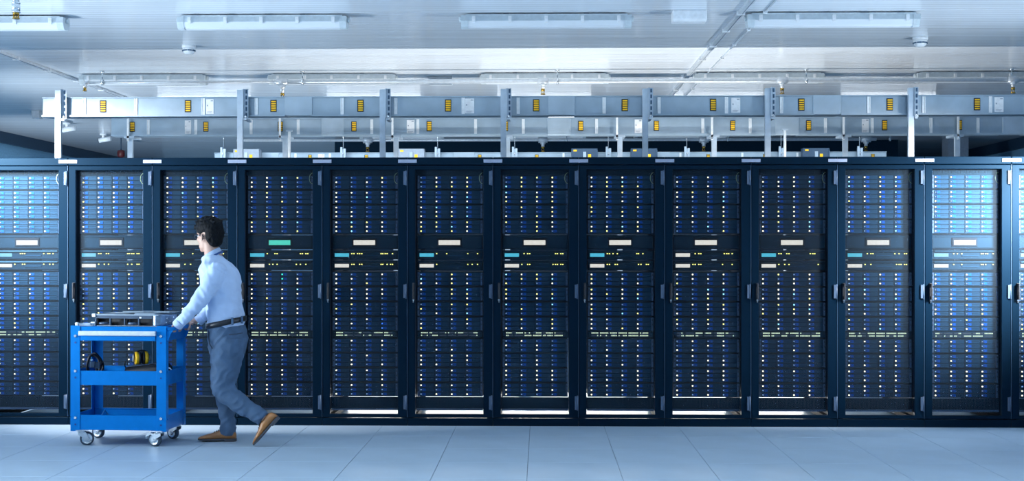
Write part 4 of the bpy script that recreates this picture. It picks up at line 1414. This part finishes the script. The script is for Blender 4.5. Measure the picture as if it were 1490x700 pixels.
hand(at(257, 474, 9.243), 0.085, 1)
hand(at(287, 468.5, 9.572), 0.345, -1)
body = finish(remesh(m, 0.0048, 5, 0.5), 'body', M_skin, MAN)
# eyes, mouth, glasses
for s_ in (-1, 1):
    e = MB().ell(hp(0.077, 0.031 * s_, -0.004) - Vector(PB), (.011, .013, .009), HM, 14).build('eye', M_eye, MAN)
    MB().ell(hp(0.087, 0.031 * s_, -0.004) - Vector(PB), (.003, .0055, .0055), HM, 10).build('iris', M_black, e)
    MB().tube([hp(0.090, 0.014 * s_, 0.016) - Vector(PB), hp(0.092, 0.03 * s_, 0.021) - Vector(PB), hp(0.080, 0.05 * s_, 0.015) - Vector(PB)], [.003, .004, .002], 6).build('eyebrow', M_hair, MAN)
MB().tube([hp(0.090, -0.020, -0.073) - Vector(PB), hp(0.099, -0.007, -0.071) - Vector(PB), hp(0.099, 0.007, -0.071) - Vector(PB), hp(0.090, 0.020, -0.073) - Vector(PB)], [.003, .005, .005, .003], 8).build('mouth', M_lip, MAN)
gl = link('glasses', None, MAN)
fr = MB()
for s_ in (-1, 1):
    pts = []
    for i in range(21):
        a = 2 * math.pi * i / 20
        pts.append(hp(0.096 - 0.004 * abs(math.cos(a)), 0.033 * s_ + 0.025 * math.cos(a), -0.008 + 0.019 * math.sin(a)) - Vector(PB))
    fr.tube(pts, 0.0022, 6)
    fr.tube([hp(0.092, 0.058 * s_, 0.000) - Vector(PB), hp(0.078, 0.068 * s_, 0.000) - Vector(PB), hp(0.03, 0.078 * s_, -0.002) - Vector(PB), hp(-0.005, 0.079 * s_, -0.004) - Vector(PB), hp(-0.02, 0.078 * s_, -0.022) - Vector(PB)], 0.0028, 6)
fr.tube([hp(0.095, -0.009, -0.003) - Vector(PB), hp(0.099, 0, -0.001) - Vector(PB), hp(0.095, 0.009, -0.003) - Vector(PB)], 0.002, 6)
fr.build('frame', M_frame, gl)
for s_ in (-1, 1):
    a = [hp(0.095, 0.033 * s_ + 0.024 * math.cos(2 * math.pi * i / 16), -0.008 + 0.018 * math.sin(2 * math.pi * i / 16)) - Vector(PB) for i in range(16)]
    b_ = [p - HF * 0.002 for p in a]
    MB().loft([b_, a]).build('lens', M_lens, gl)
# hair
m = MB()
m.ell(hp(-0.012, 0, 0.052), (.107, .088, .074), HM, 26)
m.ell(hp(-0.056, 0, 0.006), (.062, .080, .088), HM, 26)
m.ell(hp(-0.056, 0, -0.050), (.050, .062, .055), HM, 20)
m.ell(hp(0.062, 0.0, 0.062), (.042, .066, .040), HM, 18)
for s_ in (-1, 1):
    m.ell(hp(0.012, 0.064 * s_, 0.036), (.050, .020, .034), HM, 16)
    m.ell(hp(0.020, 0.069 * s_, 0.004), (.010, .008, .022), HM, 12)
    m.ell(hp(-0.046, 0.062 * s_, -0.030), (.020, .014, .040), HM, 12)
rr = random.Random(3)
for i in range(70):
    th_, ph_ = rr.uniform(0, 2 * math.pi), rr.uniform(0.0, 1.25)
    d = Vector((math.sin(ph_) * math.cos(th_), math.sin(ph_) * math.sin(th_), math.cos(ph_)))
    if d.x > 0.75:
        d.z = max(d.z, 0.35)
    b0 = hp(-0.012 + .100 * d.x, .082 * d.y, 0.050 + .068 * d.z)
    sw = HF * 0.022 * (1 if d.x > -0.2 else -0.3) + HL_ * rr.uniform(-.015, .015) + HU * rr.uniform(-.008, .012)
    m.tube([b0, b0 + sw * 0.6 + (HM @ d) * 0.010, b0 + sw * 1.2 + (HM @ d) * 0.008], [.012, .009, .003], 6)
for i in range(16):   # fringe
    l = -0.055 + 0.11 * i / 15
    b0 = hp(0.082 - 0.25 * abs(l) ** 1.3, l, 0.075)
    m.tube([b0, b0 + HF * 0.012 - HU * 0.012, b0 + HF * 0.012 - HU * (0.030 + rr.uniform(0, .012)) + HL_ * rr.uniform(-.01, .01)], [.010, .008, .003], 6)
hair = finish(remesh(m, 0.0045, 2, 0.5), 'hair', M_hair, MAN, lambda c: 0.003 * noise.noise(c * 60))
# lanyard strap round the back of the collar
m = MB()
rings = []
for i in range(15):
    a = R(-75 + 165 * i / 14)
    c = at(309.2, 375.4, CY) + Vector((1, 0, 0.62)).normalized() * (.089 * math.cos(a)) + Vector((0, -1, 0)) * (.083 * math.sin(a))
    rings.append([c + Vector(v) - Vector(PB) for v in ((0, 0, .007), (0.003, 0, .007), (0.003, 0, -.007), (0, 0, -.007))])
m.loft(rings, smooth=False)
m.build('lanyard', M_lan, MAN)


def shoe(heel, toe, up, rootside):
    heel, toe, up = Vector(heel), Vector(toe), Vector(up)
    d = (toe - heel)
    L = d.length
    d.normalize()
    sd = up.cross(d).normalized()
    up = d.cross(sd).normalized()
    sec = [(-0.01, .020, .012, .050), (0.03, .032, .012, .070), (0.10, .036, .012, .078), (0.25, .036, .012, .085), (0.40, .037, .012, .082), (0.52, .040, .012, .066), (0.66, .045, .012, .052), (0.80, .043, .012, .042), (0.92, .031, .012, .032), (0.985, .014, .014, .024)]
    rings = []
    for t, hw, z0, z1 in sec:
        c = heel + d * (t * L) - Vector(PB)
        r = []
        for i in range(20):
            a = 2 * math.pi * i / 20
            ca_, sa_ = math.cos(a), math.sin(a)
            taper = 1.0 if sa_ < 0 else 1.0 - 0.35 * sa_
            zz = (z0 + z1) / 2 + (z1 - z0) / 2 * math.copysign(abs(sa_) ** 0.7, sa_)
            r.append(c + sd * (hw * taper * math.copysign(abs(ca_) ** 0.75, ca_)) + up * zz)
        rings.append(r)
    o = MB().loft(rings).build('shoe', M_shoe, MAN)
    so = []
    for z in (0.004, 0.014):
        pass
    m = MB()
    ol = [(-0.012, .022), (0.03, .035), (0.12, .039), (0.30, .037), (0.42, .037), (0.55, .042), (0.68, .048), (0.82, .045), (0.93, .033), (1.0, .012)]
    def lift(t):
        return 0.010 if t < 0.33 else (0.006 if t < 0.86 else 0.010)
    rg = []
    for t, hw in ol:
        c = heel + d * (t * L) - Vector(PB)
        z0, z1 = (0.004 if 0.33 < t < 0.9 else 0.006), 0.016
        rg.append([c + sd * hw + up * z0, c - sd * hw + up * z0, c - sd * hw + up * z1, c + sd * hw + up * z1])
    m.loft(rg, smooth=False)
    m.build('sole', M_sole, o)
    m = MB()
    rg = []
    for t, hw in ((-0.012, .022), (0.03, .035), (0.12, .039), (0.27, .037)):
        c = heel + d * (t * L) - Vector(PB)
        rg.append([c + sd * hw - up * 0.006, c - sd * hw - up * 0.006, c - sd * hw + up * 0.008, c + sd * hw + up * 0.008])
    m.loft(rg, smooth=False)
    m.build('heel', M_sole, o)
    for t, z in ((0.46, .077), (0.51, .071), (0.56, .064)):
        c = heel + d * (t * L) - Vector(PB) + up * z
        MB().tube([c + sd * 0.020 - up * .004, c + up * 0.003, c - sd * 0.020 - up * .004], 0.0028, 6).build('lace', M_sole, o)


shoe(Vector((at(343, 643.5, 9.465).x, 9.470, 0.006)), Vector((at(288.5, 643.5, 9.455).x, 9.450, 0.006)), (0, 0, 1), 1)
shoe(at(406, 608, 9.235), Vector((at(370.5, 648, 9.215).x, 9.215, 0.004)), (-0.84, 0, 0.54), 1)
